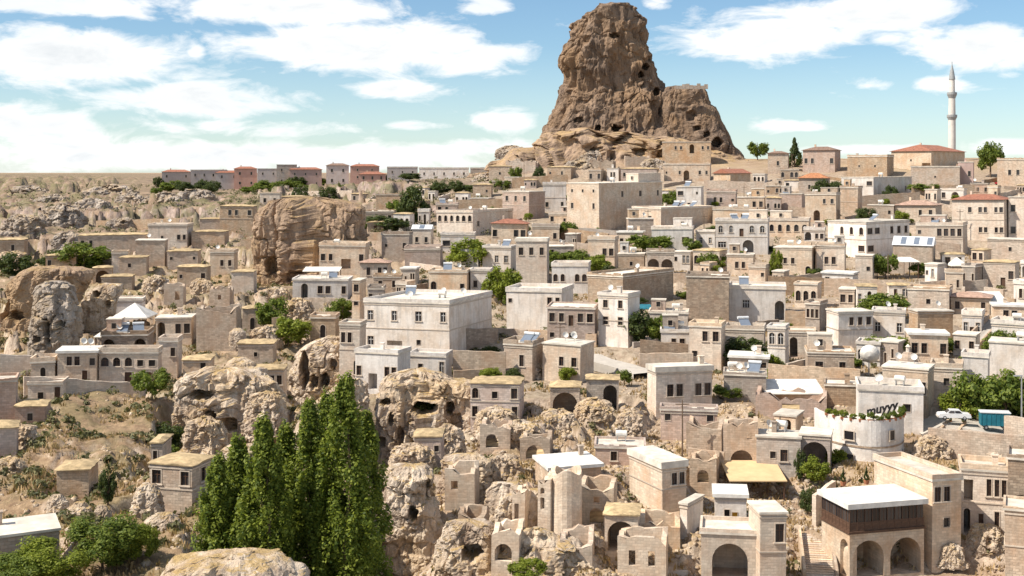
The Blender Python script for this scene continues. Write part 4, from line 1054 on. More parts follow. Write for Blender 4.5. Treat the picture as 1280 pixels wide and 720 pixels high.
rock('valley_cliff', 'brown striped cliff behind the dark crag', [(342,18,108),(350,8,106),(378,0,90),(400,-6,60),(416,-10,55)], None, 0.5, 0.6, M_CLIFF, [(20,395,9,7,3),(5,385,6,14,3)], 6, 130, 60, flute=0.3, cat='cliff')
rock('cave_cliff', 'pale honeycombed cave cliff below the little earth roofed house', [(474,224,326),(480,219,338),(500,216,350),(535,214,352),(560,213,345),(590,210,340)], 178, 0.45, 0.95, M_TUFF,
     [(250,494,14,7,4),(262,524,6,11,4),(287,532,7,12,3),(323,506,7,6,3)], 8, 200, 130, flute=0.3, cat='cliff', expo=3.4)
rock('rock_buttress', 'curved tuff buttress with hollow bays left of the sandstone house', [(424,404,424),(434,378,428),(448,364,430),(470,360,430),(496,358,430),(510,356,430)], 207, 0.6, 0.7, M_TUFF, [(380,462,6,22,4),(392,478,5,10,3),(405,476,6,10,4),(416,455,5,7,2)], 9, 120, 80, cat='rock')
rock('egg_boulder', 'smooth egg shaped boulder beside the earth roofed cottage', [(450,288,305),(455,280,314),(465,275,317),(478,277,316),(486,282,312)], None, 0.8, 0.4, M_TUFF, [(308,464,3.5,3.5,1.2)], 10, 60, 50, group='rounded boulders')
rock('egg_boulder', 'round tan boulder at the foot of the large blank wall', [(412,290,300),(416,285,305),(426,284,306),(437,286,304)], None, 0.8, 0.4, M_TUFF, (), 12, 50, 40, group='rounded boulders')
rock('pale_cliff', 'tall pale cliff with black cave mouths under the white house', [(474,478,556),(482,473,584),(500,470,594),(530,468,596),(560,466,590),(590,462,575)], 182, 0.4, 0.85, M_TUFF,
     [(530,511,15,9,4),(562,511,6,9,3),(538,555,13,10,4.5),(515,560,14,7,4),(482,503,6,5,3),(488,525,3,8,2),(476,553,6,8,3),(500,545,5,12,1.5),(570,530,8,14,1.5)], 13, 190, 120, flute=0.25, cat='cliff', expo=3.6)
rock('pale_pillar', 'bleached tuff pillar beside the poplars', [(592,482,530),(600,474,541),(615,474,532),(640,470,545),(680,462,550),(715,458,552),(760,450,560)], 139, 0.6, 0.65, M_TUFF, [(516,642,6,9,3),(535,612,5,12,2.5)], 14, 170, 150, flute=0.5, cat='rock', strat=0.4)
rock('capped_outcrop', 'overhanging capped outcrop with a dark hollow', [(576,562,602),(582,549,611),(590,552,610),(606,548,612),(625,545,616),(650,540,620)], 150, 0.6, 0.6, M_TUFF, [(585,614,13,6,3.5)], 15, 130, 90, strat=0.5)
rock('white_ridge', 'sloping white eroded ridge left of the ruined tower', [(612,618,648),(618,609,672),(632,607,690),(655,610,700),(690,618,706),(720,620,708)], 142, 0.55, 0.6, M_TUFF, (), 16, 140, 100)
rock('lower_outcrop', 'hollowed outcrop with a shadowed pit among yellow weeds', [(664,560,610),(672,548,622),(690,545,628),(715,540,640),(760,535,650)], 130, 0.6, 0.8, M_TUFF, [(590,692,14,11,3)], 17, 140, 90)
rock('lower_outcrop', 'sloping rocky apron under the ruined tower', [(676,650,690),(688,635,720),(706,625,745),(735,615,765)], 128, 0.5, 0.8, M_TUFF, (), 18, 130, 70)
rock('white_boulder', 'pitted white boulder beside the green bush', [(650,188,210),(656,174,217),(672,165,221),(700,160,223),(730,158,224)], 124, 0.8, 0.5, M_TUFF, [(180,668,3,2.5,.8),(195,660,3,2,.8),(205,680,4,3,.9),(188,690,3,3,.9)], 19, 100, 80, group='white boulders')
rock('foreground_rock', 'smooth pale rock slab in front of the poplars', [(712,262,302),(716,222,334),(722,198,352),(738,184,366),(775,170,380)], 100, 0.6, 0.5, M_TUFF, (), 20, 130, 70, group='white boulders')
for i, (x0_, x1_, y0_, y1_, lb) in enumerate([(54, 82, 622, 656, 'white split boulder below the windowless barn'), (78, 112, 632, 664, 'cracked pale boulder beside the split one'), (114, 136, 634, 664, 'small upright pale boulder by the dark bush'),
        (132, 154, 650, 674, 'low pale boulder by the dark bush'), (160, 200, 610, 656, 'brownish cone of rock leaning on the square old house'), (178, 196, 600, 625, 'little knob of rock beside the square old house')]):
    m_ = (x0_+x1_)/2; hw = (x1_-x0_)/2
    rock('boulder', lb, [(y0_, m_-hw*.45, m_+hw*.35), (y0_+(y1_-y0_)*.2, m_-hw*.85, m_+hw*.8), (y0_+(y1_-y0_)*.6, m_-hw, m_+hw), (y1_+6, m_-hw, m_+hw)], None, 0.8, 0.8, M_TUFF, (), 30+i, 60, 44, group='loose boulders on the slope')
# more outcrops breaking through the slopes
r3 = random.Random(21)
OUT = [(250,565,60,36),(330,535,50,40),(300,590,70,30),(440,515,46,40),(620,540,60,30),(650,560,50,26),(700,540,50,26),(745,530,46,28),(790,545,40,26),(560,560,40,26),(515,580,50,22),(630,600,40,24),
       (20,560,50,26),(8,600,40,26),(150,440,40,18),(215,420,46,30),(330,430,40,20),(370,395,40,18),(345,375,36,16),(300,362,30,14),(250,372,36,20),(190,372,36,26),
       (20,300,60,26),(70,285,50,26),(110,270,50,22),(160,262,46,18),(60,262,60,18),(200,262,60,20),(240,252,46,14),(30,245,60,10),(130,245,60,10),(80,310,36,18),(10,335,40,20),(150,285,36,14),
       (845,600,40,22),(870,590,40,16),(735,690,50,24),(800,712,50,20),(660,470,40,14),(590,455,40,12),(640,195,40,14),(700,200,46,16),(745,205,46,14),(820,210,40,10),(690,196,40,16),(760,200,44,16),(800,203,40,14),(728,214,44,12),(665,206,40,16),(850,214,40,8),(655,215,50,14),(610,228,40,10),
       (1215,565,60,20),(1260,575,50,24),(1170,570,40,20),(1240,690,50,30),(1195,705,40,22)]
for i, (x_, yb_, wpx, hpx) in enumerate(OUT):
    hw = wpx/2 * r3.uniform(.85, 1.15); hp = hpx * r3.uniform(.85, 1.15); D_ = depth_at(x_, yb_)
    p_ = W(x_, yb_, D_); far = D_ > 330
    de = [(x_+r3.uniform(-.5,.5)*hw, yb_-hp*r3.uniform(.25,.6), hw*r3.uniform(.12,.22), hp*r3.uniform(.14,.25), 0.12*hw*D_/F*2) for _ in range(i % 2)]
    rock('rock_outcrop', ('tall ' if hp > hw*1.3 else 'broad ' if hp < hw*.8 else 'lumpy ') + ('grey brown' if far else 'pale') + ' weathered outcrop ' + nearword(p_), [(yb_-hp, x_-hw*.4, x_+hw*.35), (yb_-hp*.85, x_-hw*.75, x_+hw*.7), (yb_-hp*.4, x_-hw, x_+hw*.95), (yb_+hp*.35, x_-hw*1.1, x_+hw*1.1)],
         D_, 0.7, 1.15, M_TUFFG if far else M_TUFF, de, 50+i, 84, 56, group='rock outcrops on the slopes')

# ------------------------------------------------------------------ single structures
def at(px, py, D=None):
    D = D or depth_at(px, py); return Vector(W(px, py, D)), D / F
# minaret on the ridge
p, s = at(1190, 200, 520)
mn = link('minaret', None, None, p); tag(mn, 'slim pale stone minaret with two balconies and a pointed cap', 'minaret')
zz = lambda py: (200 - py) * s
r0 = 4.6 * s
mb = MB(); mb.lathe([(r0*1.25, -6), (r0*1.25, 0), (r0, 1.5), (r0*.95, zz(148)), ], 18); mb.lathe([(r0*.93, zz(144)), (r0*.86, zz(120))], 18); mb.lathe([(r0*.80, zz(116)), (r0*.72, zz(99))], 18)
link('shaft', mb.mesh('shaft', [M_MINA], True), mn)
for (pa, pb, ra) in ((149, 143.5, 1.35), (121, 115.5, 1.3)):
    mb = MB(); mb.lathe([(r0*.9, zz(pa)-.6), (r0*1.1, zz(pa)+.2), (r0*ra, zz((pa+pb)/2)), (r0*ra, zz(pb)), (r0*(ra-.12), zz(pb)), (r0*(ra-.12), zz((pa+pb)/2)+.1), (r0*.7, zz((pa+pb)/2)+.1)], 18)
    link('balcony', mb.mesh('balcony', [M_LEAD]), mn)
mb = MB(); mb.lathe([(r0*.85, zz(99.5)), (r0*.85, zz(98.5)), (r0*.55, zz(90)), (r0*.12, zz(81)), (0, zz(79))], 16); link('cap', mb.mesh('cap', [M_LEAD], True), mn)
mb = MB(); mb.tube([(0,0,zz(80)), (0,0,zz(77))], .15); link('finial', mb.mesh('finial', [M_LEAD]), mn)

def slab_on_posts(name, label, x0, x1, yr, yf, yb, D, dep, mat, pyramid=False, posts=True, cat='canopy', tilt=0.0):
    """flat or pyramid roof on posts; yr roof row, yf ground row of its front edge"""
    p, s = at((x0+x1)/2, yb, D); o = link(name, None, None, p); tag(o, label, cat); w_ = (x1-x0)*s; H = (yb-yr)*s
    mb = MB(); a, b_ = w_/2, dep
    if pyramid:
        A,B,C,E,T = (-a,0,H),(a,0,H),(a,b_,H),(-a,b_,H),(0,b_/2,H+(yr-yf)*s+.8)
        for f in ((A,B,T),(B,C,T),(C,E,T),(E,A,T)): mb.face(f)
        mb.box(-a,a,0,b_,H-.18,H-.003)
    else:
        f = [(-a,0,H),(a,0,H),(a,b_,H+tilt),(-a,b_,H+tilt)]; lo = [(x,y,z-.14) for x,y,z in f]
        mb.face(f); mb.face(lo[::-1])
        for i in range(4): mb.face([lo[i], lo[(i+1)%4], f[(i+1)%4], f[i]])
    link('roof', mb.mesh('roof', [mat]), o)
    if posts:
        for px_, py_ in ((-a+.3,.3),(a-.3,.3),(-a+.3,b_-.3),(a-.3,b_-.3)):
            q = MB(); q.box(px_-.09,px_+.09,py_-.09,py_+.09,-2.5,H-.19+(tilt*.9 if py_>.4 else 0)); link('post', q.mesh('post', [M_WOOD]), o)
    return o
slab_on_posts('pavilion', 'open pavilion with a white pyramid roof on dark posts above the arcaded house', 139, 184, 397, 386, 420, 233, 7, M_ROOFW, True, cat='pavilion')
slab_on_posts('awning', 'long white flat awning roof over a dark loggia', 957, 1032, 492, 480, 508, 186, 6, M_ROOFW, tilt=1.2)
slab_on_posts('canopy', 'tan cloth canopy over a rubble yard', 912, 984, 601, 585, 617, 152, 7, M_TANCAN, tilt=0.9)
slab_on_posts('canopy', 'white canopy overgrown with vines beside the small pale house', 1096, 1150, 327, 318, 350, 287, 7, M_CANVAS, tilt=.6)
slab_on_posts('awning', 'sloping white awning with a teal edge by the pink tiled roof', 1216, 1264, 384, 364, 397, 246, 6, M_ROOFW, tilt=2.6)
slab_on_posts('market_awning', 'red market awning on the ridge street', 1215, 1252, 229, 222, 238, 436, 5, M_RED, tilt=.8)
slab_on_posts('parasol', 'small white square parasol on the right terraces', 1190, 1210, 332, 326, 343, 298, 4, M_CANVAS, True, cat='parasol')
slab_on_posts('gazebo', 'dark teal roofed gazebo beside the tall white house', 799, 815, 386, 380, 402, 246, 3, M_TEAL, tilt=.6, cat='gazebo')
slab_on_posts('awning', 'low cream awning left of the loggia house', 378, 424, 339, 333, 350, 296, 5, M_CANVAS, tilt=.7)
slab_on_posts('awning', 'small cream awning beside the pavilion', 117, 150, 421, 417, 436, 219, 4, M_CANVAS, tilt=.4)

# curved white terrace with planted rim
p, s = at(1095, 590, 160)
ct = link('curved_terrace', None, None, p + Vector((0, 9, 0))); tag(ct, 'curved white terrace building with plants along its rim', 'terrace')
zt = (590 - 526) * s; hw = 56 * s
arc = [(-hw*math.cos(t_), -9*math.sin(t_)) for t_ in [k/28*math.pi for k in range(29)]]
mb = MB()
for a, b_ in zip(arc, arc[1:]): 
    L0 = arc.index(a)*.65
    mb.face([(a[0],a[1],-4),(b_[0],b_[1],-4),(b_[0],b_[1],zt),(a[0],a[1],zt)], [(L0,-4),(L0+.65,-4),(L0+.65,zt),(L0,zt)])
    mb.face([(b_[0],b_[1],zt),(b_[0]*.95,b_[1]*.95,zt),(a[0]*.95,a[1]*.95,zt),(a[0],a[1],zt)]); mb.face([(b_[0]*.95,b_[1]*.95,zt-.9),(a[0]*.95,a[1]*.95,zt-.9),(a[0]*.95,a[1]*.95,zt),(b_[0]*.95,b_[1]*.95,zt)])
link('wall', mb.mesh('wall', [WALL['W']]), ct)
mb = MB(); mb.face([(x*.96, y*.96, zt-.85) for x, y in arc]); link('floor', mb.mesh('floor', [M_ROOF]), ct)
mb = MB()
for a, b_ in zip(arc, arc[1:]): mb.face([(a[0]*1.012,a[1]*1.012,zt-3.6),(b_[0]*1.012,b_[1]*1.012,zt-3.6),(b_[0]*1.012,b_[1]*1.012,zt-3.35),(a[0]*1.012,a[1]*1.012,zt-3.35)])
link('string_course', mb.mesh('string_course', [WALL['B']]), ct)
for (u, zc, wd, hh) in [(9, zt-2.7, 1.3, 1.1), (17.5, zt-2.6, .8, 1.2), (9, zt-5.8, 1.2, 1.2), (22, zt-5.6, .9, 1.1)]:
    i = int(u); f = u-i; x_, y_ = arc[i][0]*(1-f)+arc[i+1][0]*f, arc[i][1]*(1-f)+arc[i+1][1]*f; an = math.atan2(arc[i+1][1]-arc[i][1], arc[i+1][0]-arc[i][0])
    fm, pm = winmesh('w', round(wd, 1), round(hh, 1), 0, 160, 1); 
    o = link('window', fm, ct, (x_*1.02, y_*1.02, zc), an); q = link('pane', pm, o, (0, -.17, 0))
# black lettering standing on its terrace
tcv = bpy.data.curves.new('sign', 'FONT'); tcv.body = 'muyyy'; tcv.size = 2.3; tcv.extrude = 0.06; tcv.shear = 0.3; tcv.offset = 0.07
to = bpy.data.objects.new('tmp', tcv); COL.objects.link(to); dg = bpy.context.evaluated_depsgraph_get(); tm_ = bpy.data.meshes.new_from_object(to.evaluated_get(dg)); bpy.data.objects.remove(to)
tm_.materials.clear(); tm_.materials.append(M_BLACK)
pl, _ = at(1083, 520, 166); so_ = link('letter_sign', tm_, None, pl); so_.rotation_euler = (math.radians(90), math.radians(-13), 0); so_.scale = (.72, .72, 1)
tag(so_, 'row of black slanted letters above the curved white terrace', 'sign')

# glazed wooden gallery house over two arches
p, s = at(1062, 724, 131)
h = dict(x0=1062, x1=1155, yt=668, yb=724, xc=1027, th=30, col='C', fr='AA', sd='.A', roof='flat', label='', D=131.0)
place(h); gr = link('arcade_house', None, None, (h['cx'], h['cy'], h['zb']), h['rz']); tag(gr, 'sandstone house with two great arches under a glazed wooden gallery', 'house')
w_, d_, H = h['w'], h['dp'], h['h']; x0, x1, y0, y1 = -w_/2, w_/2, -d_/2, d_/2
mb = MB(); facade(mb, gr, (x0,y0), (x1,y0), 0, H, -3, 'AA', 131, 1, (0,-1)); facade(mb, gr, (x1,y0), (x1,y1), 0, H, -3, '', 131, 1, (1,0)); facade(mb, gr, (x1,y1), (x0,y1), 0, H, -3, '', 131, 1, (0,1)); facade(mb, gr, (x0,y1), (x0,y0), 0, H, -3, '..A', 131, 1, (-1,0))
link('wall', mb.mesh('wall', [WALL['C']]), gr)
gh = 32 * s; ga = link('gallery', None, gr)
mb = MB(); mb.box(x0-.15, x1+.15, y0-.15, y1, H+.003, H+.25, m=0); link('beam', mb.mesh('beam', [M_WOOD]), gr)
def glazed(A, B, n):
    A, B = Vector(A), Vector(B); d = (B-A).normalized(); nn = Vector((d.y, -d.x, 0)); an = math.atan2(d.y, d.x); L = (B-A).length; cw = L/n
    pm = MB(); pm.box(.09, cw-.09, .04, .08, .95, gh-.35); pmesh = pm.mesh('pane', [M_GLASS])
    fm = MB(); fm.box(0, .09, 0, .12, 0, gh-.26); fm.box(.09, cw, .01, .11, 0, .12); fm.box(.09, cw, .01, .11, .8, .95); fm.box(.09, cw, .01, .11, gh-.4, gh-.27); fm.box(.09+cw*.42, .09+cw*.42+.06, .02, .10, .95, gh-.4); fm.box(.09, cw, .03, .09, .12, .8)
    fmesh = fm.mesh('frame', [M_WOOD])
    for i in range(n):
        q = A + d*cw*i; o = link('window_bay', fmesh, gr, (q.x, q.y, H+.254), an); link('pane', pmesh, o)
bpy.data.objects.remove(ga)
glazed((x0, y0, 0), (x1, y0, 0), 10); glazed((x0, y1, 0), (x0, y0, 0), 8)
mb = MB(); mb.box(x0+.4, x1, y0+.4, y1, H+.26, H+gh-.02); link('inner_wall', mb.mesh('inner_wall', [WALL['W']]), gr)
mb = MB(); mb.box(x0-.4, x1+.3, y0-.4, y1+.3, H+gh, H+gh+.55); rf = link('roof', mb.mesh('roof', [M_ROOFW]), gr)
# stair flights
def stairs(name, label, base, top, wid, n, mat, D0=None, par=True):
    a, b_ = Vector(base), Vector(top); d = b_ - a; dh = Vector((d.x, d.y, 0)); L = dh.length; an = math.atan2(dh.y, dh.x)
    o = link(name, None, None, a, an); tag(o, label, 'stairs'); rise = d.z / n; run = L / n
    mb = MB(); mb.box(0, run*1.02, -wid/2, wid/2, -2.0, rise); me = mb.mesh('step', [mat])
    for i in range(n): link('step', me, o, (run*i, 0, rise*i))
    if par:
        for sd in (-1, 1):
            q = MB(); y0_, y1_ = sd*wid/2+.02*sd, sd*(wid/2+.35); lo, hi = min(y0_, y1_), max(y0_, y1_)
            A_ = [(0, -2.5), (L, d.z-2.5), (L, d.z+1.0), (0, 1.0)]
            f = [(x, lo, z) for x, z in A_]; g = [(x, hi, z) for x, z in A_]
            q.face(f); q.face(g[::-1])
            for i in range(4): q.face([f[i], g[i], g[(i+1)%4], f[(i+1)%4]][::-1])
            link('parapet', q.mesh('parapet', [WALL['T']]), o)
    return o
a, _ = at(1205, 443, 212); b_, _ = at(1246, 400, 226); stairs('stone_stairs', 'long stone stair with sloping parapets climbing between white houses', a, b_, 2.6, 26, M_CONC)
a, _ = at(1026, 724, 131); b_, _ = at(1018, 668, 140); stairs('stone_stairs', 'worn stone steps beside the arcaded house', a, b_, 3.0, 20, WALL['C'])
a, _ = at(850, 716, 133); b_, _ = at(836, 668, 140); stairs('stone_stairs', 'broken white steps beside the great dark arch', a, b_, 1.8, 12, WALL['W'], par=False)
a, _ = at(1178, 556, 168); b_, _ = at(1196, 534, 173); stairs('stone_stairs', 'short stone steps up to the road by the curved terrace', a, b_, 2.0, 10, WALL['T'])
# round ruined tower
p, s = at(709, 664, 137); tw = link('ruined_tower', None, None, p + Vector((0, 2.4, 0))); tag(tw, 'round ruined stone tower with a broken crown', 'tower', 'ruins in the old town')
mb = MB(); Ht = 70*s; n = 20; R = 1.25*13*s*1.2
for k in range(n):
    a_, b2 = 2*math.pi*k/n, 2*math.pi*(k+1)/n; za, zb_ = Ht+.35*math.sin(3*a_), Ht+.35*math.sin(3*b2)
    A_, B_ = (R*math.cos(a_), R*math.sin(a_)), (R*math.cos(b2), R*math.sin(b2)); f = .72
    mb.face([(A_[0]*1.05,A_[1]*1.05,-3),(B_[0]*1.05,B_[1]*1.05,-3),(*B_,zb_),(*A_,za)], [(a_*R,-3),(b2*R,-3),(b2*R,Ht),(a_*R,Ht)])
    mb.face([(*A_,za),(*B_,zb_),(B_[0]*f,B_[1]*f,zb_),(A_[0]*f,A_[1]*f,za)]); mb.face([(B_[0]*f,B_[1]*f,0),(A_[0]*f,A_[1]*f,0),(A_[0]*f,A_[1]*f,za),(B_[0]*f,B_[1]*f,zb_)])
link('wall', mb.mesh('wall', [WALL['C']]), tw)
mb = MB(); mb.lathe([(R*.71, Ht-.9), (0, Ht-.7)], n); link('earth_fill', mb.mesh('earth_fill', [M_EARTH]), tw)
# stone dome on the pale house roof, and the big white round tank beside it
p, s = at(1135, 459, 190); o = link('roof_dome', None, None, p); tag(o, 'grey truncated stone dome with a chimney cap on a pale roof', 'dome')
mb = MB(); R = 12.5*s; mb.lathe([(R, -1.5), (R, .9), (R*.8, 1.7), (R*.42, 2.3), (0, 2.4)], 10); link('drum', mb.mesh('drum', [WALL['G']]), o)
mb = MB(); mb.lathe([(.35, 2.25), (.3, 3.1), (.45, 3.15), (0, 3.6)], 8); link('cap', mb.mesh('cap', [WALL['W']]), o)
p, s = at(1087, 462, 200); o = link('satellite_dish', None, None, p); tag(o, 'large white round dish standing behind the curved terrace', 'dish')
mb = MB(); R = 12*s; mb.lathe([(0, .5), (R*.5, .3), (R*.85, -.1), (R, -.5), (R*1.02, -.5), (R*.86, -.2), (R*.5, .2), (0, .4)], 22); d_ = link('reflector', mb.mesh('reflector', [M_ROOFW], True), o, (0, 0, R+.8)); d_.rotation_euler = (math.radians(105), 0, math.radians(-20))
mb = MB(); mb.tube([(0, .4, -2), (0, .4, R+.8)], .12); link('mast', mb.mesh('mast', [M_METAL]), o)

# retaining and terrace walls between lanes
def wall(label, x0, yt0, yb0, x1, yt1, yb1, col='T', thick=0.5, D0=None, D1=None):
    D0 = D0 or depth_at(x0, yb0); D1 = D1 or depth_at(x1, yb1); a, b_ = Vector(W(x0, yb0, D0)), Vector(W(x1, yb1, D1)); h0, h1 = (yb0-yt0)*D0/F, (yb1-yt1)*D1/F
    d = b_ - a; L = Vector((d.x, d.y, 0)).length; an = math.atan2(d.y, d.x); o = link('stone_wall', None, None, a, an)
    n = max(3, int(L/1.2)); top = [(L*k/n, h0+(h1-h0)*k/n + d.z*k/n + rng.uniform(-.14, .1)) for k in range(n+1)]
    mb = MB()
    for (u, z_), (u2, z2) in zip(top, top[1:]):
        lo, lo2 = -2.5 + d.z*u/L, -2.5 + d.z*u2/L
        mb.face([(u,0,lo),(u2,0,lo2),(u2,0,z2),(u,0,z_)], [(u,lo),(u2,lo2),(u2,z2),(u,z_)]); mb.face([(u2,thick,lo2),(u,thick,lo),(u,thick,z_),(u2,thick,z2)]); mb.face([(u,0,z_),(u2,0,z2),(u2,thick,z2),(u,thick,z_)])
    mb.face([(0,thick,-2.5),(0,0,-2.5),(0,0,top[0][1]),(0,thick,top[0][1])]); mb.face([(L,0,d.z-2.5),(L,thick,d.z-2.5),(L,thick,top[-1][1]),(L,0,top[-1][1])])
    me = mb.mesh('stone_wall', [WALL[col]]); bpy.data.objects.remove(o); o = link('stone_wall', me, None, a, an)
    return tag(o, label, 'wall', 'retaining walls', 'thing')
WL = [(566,437,470,632,440,472,'T'),(562,411,440,622,410,432,'B'),(570,250,264,645,248,262,'T'),(12,345,352,110,345,360,'T'),(100,320,330,170,322,334,'T'),(660,412,426,745,418,432,'T'),(800,425,450,860,430,452,'B'),(655,300,314,735,304,318,'T'),(690,283,300,760,292,312,'B'),
      (1030,348,362,1130,350,366,'T'),(1150,352,366,1235,350,364,'T'),(960,345,360,1040,348,362,'B'),(1085,322,336,1130,326,340,'G'),(1160,535,562,1280,545,580,'T'),(1150,300,320,1200,305,325,'B'),(880,225,240,960,228,242,'T'),(720,212,224,830,212,226,'T'),(640,222,236,710,218,232,'T'),
      (985,258,272,1050,262,276,'B'),(1060,246,258,1150,240,254,'T'),(1140,232,246,1240,230,244,'T'),(850,398,416,920,402,420,'B'),(960,455,475,1075,462,482,'T'),(820,340,352,900,344,356,'T'),(860,560,585,905,565,590,'T'),(985,455,470,1040,440,458,'C'),(1020,620,660,1045,600,640,'C'),
      (450,248,258,530,250,262,'T'),(380,372,386,440,374,388,'T'),(300,300,312,320,296,310,'T'),(0,443,470,62,446,472,'G'),(30,470,500,190,480,492,'C'),(60,255,263,170,258,266,'T'),(120,276,284,240,272,282,'T'),(330,240,250,440,238,250,'T'),(1255,520,540,1300,525,550,'T')]
for q in WL:
    pm_ = W((q[0]+q[3])/2, (q[2]+q[5])/2, depth_at((q[0]+q[3])/2, (q[2]+q[5])/2)); wall(f"{CW[q[6]].replace(' stone','')} rubble retaining wall {nearword(pm_)}", *q)

r8 = random.Random(14); nw_ = 0
for tri in range(3000):
    py = r8.uniform(226, 545); px = r8.uniform(430, 1285)
    if (px < 600 and py > 400) or (px < 960 and py > 480): continue
    D_ = depth_at(px, py); m_ = F/D_; wp, hp = r8.uniform(4, 11)*m_, r8.uniform(1.2, 2.4)*m_
    sub = occ[int(py-hp):int(py), max(0, int(px-wp/2)):int(px+wp/2)]
    if sub.size == 0 or sub.mean() > .3: continue
    cl_ = r8.choice('TTCBGT'); sl_ = r8.uniform(-3, 3)
    wall(f"{'long' if wp > 8*m_ else 'short'} {CW[cl_].replace(' stone', '')} terrace wall {nearword(W(px, py, D_))}", px-wp/2, py-hp-sl_, py-sl_, px+wp/2, py-hp+sl_, py+sl_, cl_); stamp(px-wp/2, px+wp/2, py-hp, py)
    nw_ += 1
    if nw_ >= 110: break

# ------------------------------------------------------------------ vehicles by the trees
def wheel_mesh(r, wd):
    t = MB(); 
    for y0_, y1_ in ((0, wd),):
        prof = [(r*.62, y0_), (r, y0_+.03), (r, y1_-.03), (r*.62, y1_)]; t.lathe(prof, 18)
    rim = MB(); rim.lathe([(0, 0.02), (r*.3, .0), (r*.63, .05), (r*.63, wd-.05), (0, wd-.02)], 14)
    return t.mesh('tyre', [M_TYRE]), rim.mesh('rim', [M_METAL])
TY, RI = wheel_mesh(.31, .2)
def car(loc, rz, label):
    o = link('parked_car', None, None, loc, rz); tag(o, label, 'car')
    prof = [(-2.15,.35),(-2.2,.62),(-2.1,.86),(-1.35,.93),(-.72,1.36),(.62,1.38),(1.18,.95),(2.0,.88),(2.15,.62),(2.1,.33)]
    low = [(p if p[1] < .96 else (p[0], .94)) for p in prof]
    bm_ = bmesh.new()
    def shell(pf, hw, hwt):
        mb = MB(); n = len(pf); L_ = [(x, -(hw if z < .95 else hwt), z) for x, z in pf]; R_ = [(x, -y, z) for x, y, z in L_]
        mb.face(L_); mb.face(R_[::-1])
        for i in range(n): j = (i+1) % n; mb.face([L_[i], R_[i], R_[j], L_[j]])
        return mb
    bm_.free()
    body = shell([(-2.15,.35),(-2.2,.62),(-2.1,.86),(-1.3,.93),(1.18,.95),(2.0,.88),(2.17,.62),(2.1,.33)], .82, .82); link('body', body.mesh('body', [M_CARW]), o)
    cab = shell([(-1.3,.935),(-.74,1.37),(.58,1.39),(1.15,.955)], .78, .66); link('cabin', cab.mesh('cabin', [M_CARW]), o)
    for sd in (-1, 1):
        for (a, b_) in (((-1.05, .98), (-.06, 1.3)), ((.02, .98), (.88, 1.3))):
            g = MB(); i0, i1 = .30, .12; x0_, x1_ = a[0], b_[0]
            yy = lambda z: sd*(.78-(z-.935)/(1.37-.935)*.12+.006)
            if x0_ < -.5: pts = [(x0_, a[1]), (x1_, a[1]), (x1_, b_[1]), (x0_+.38, b_[1])]
            else: pts = [(x0_, a[1]), (x1_, a[1]), (x1_-.32, b_[1]), (x0_, b_[1])]
            g.face([(x, yy(z), z) for x, z in (pts if sd < 0 else pts[::-1])]); link('side_window', g.mesh('side_window', [M_GLASS]), o)
    g = MB(); g.face([(1.12,-.66,.99),(1.12,.66,.99),(.64,.58,1.36),(.64,-.58,1.36)]); link('windscreen', g.mesh('windscreen', [M_GLASS]), o)
    g = MB(); g.face([(-1.26,.66,.99),(-1.26,-.66,.99),(-.79,-.58,1.355),(-.79,.58,1.355)]); link('rear_window', g.mesh('rear_window', [M_GLASS]), o)
    for x_ in (-1.3, 1.32):
        for sd in (-1, 1):
            wh = link('wheel', TY, o, (x_, sd*.66+(-.02 if sd > 0 else .02), .31)); wh.rotation_euler = (math.radians(90 if sd < 0 else -90), 0, 0); link('rim', RI, wh)
    for sd in (-.58, .58):
        g = MB(); g.box(2.10, 2.19, sd-.16, sd+.16, .62, .78); link('headlight', g.mesh('headlight', [M_ALU]), o)
        g = MB(); g.box(-2.21, -2.12, sd-.14, sd+.14, .66, .82); link('tail_light', g.mesh('tail_light', [M_RED]), o)
    g = MB(); g.box(-2.26, -2.16, -.8, .8, .36, .55); link('bumper', g.mesh('bumper', [M_CONC]), o)
    g = MB(); g.box(2.12, 2.24, -.8, .8, .34, .54); link('bumper', g.mesh('bumper', [M_CONC]), o)
    return o
def ground_of(pv): return Vector((pv.x, pv.y, float(gz(np.array([pv.x]), np.array([pv.y]))[0])))
pv, _ = at(1192, 518, 172); pv.z = W(1192, 518, 172)[2]
g0 = ground_of(pv); car(Vector((pv.x, pv.y, max(g0.z, pv.z - .8) + .12)), math.radians(172), 'white parked saloon car under the green trees')
pv, s = at(1243, 536, 170)
tr = link('trailer_box', None, None, pv, math.radians(-12)); tag(tr, 'teal boxy cargo trailer parked by the road', 'trailer')
mb = MB(); mb.box(-1.9, 1.9, -.9, .9, .55, 2.3); link('body', mb.mesh('body', [M_TEAL]), tr); mb = MB(); mb.box(-2.0, 2.0, -1, 1, 2.303, 2.42); link('lid', mb.mesh('lid', [M_ALU]), tr)
for k in range(7):
    g = MB(); xx = -1.8+k*.6; g.box(xx-.04, xx+.04, -.95, -.9, .6, 2.25); link('rib', g.mesh('rib', [M_TEAL]), tr)
for x_ in (-1.2, 1.2):
    for sd in (-1, 1): wh = link('wheel', TY, tr, (x_, sd*.78, .31)); wh.rotation_euler = (math.radians(90 if sd < 0 else -90), 0, 0); link('rim', RI, wh)
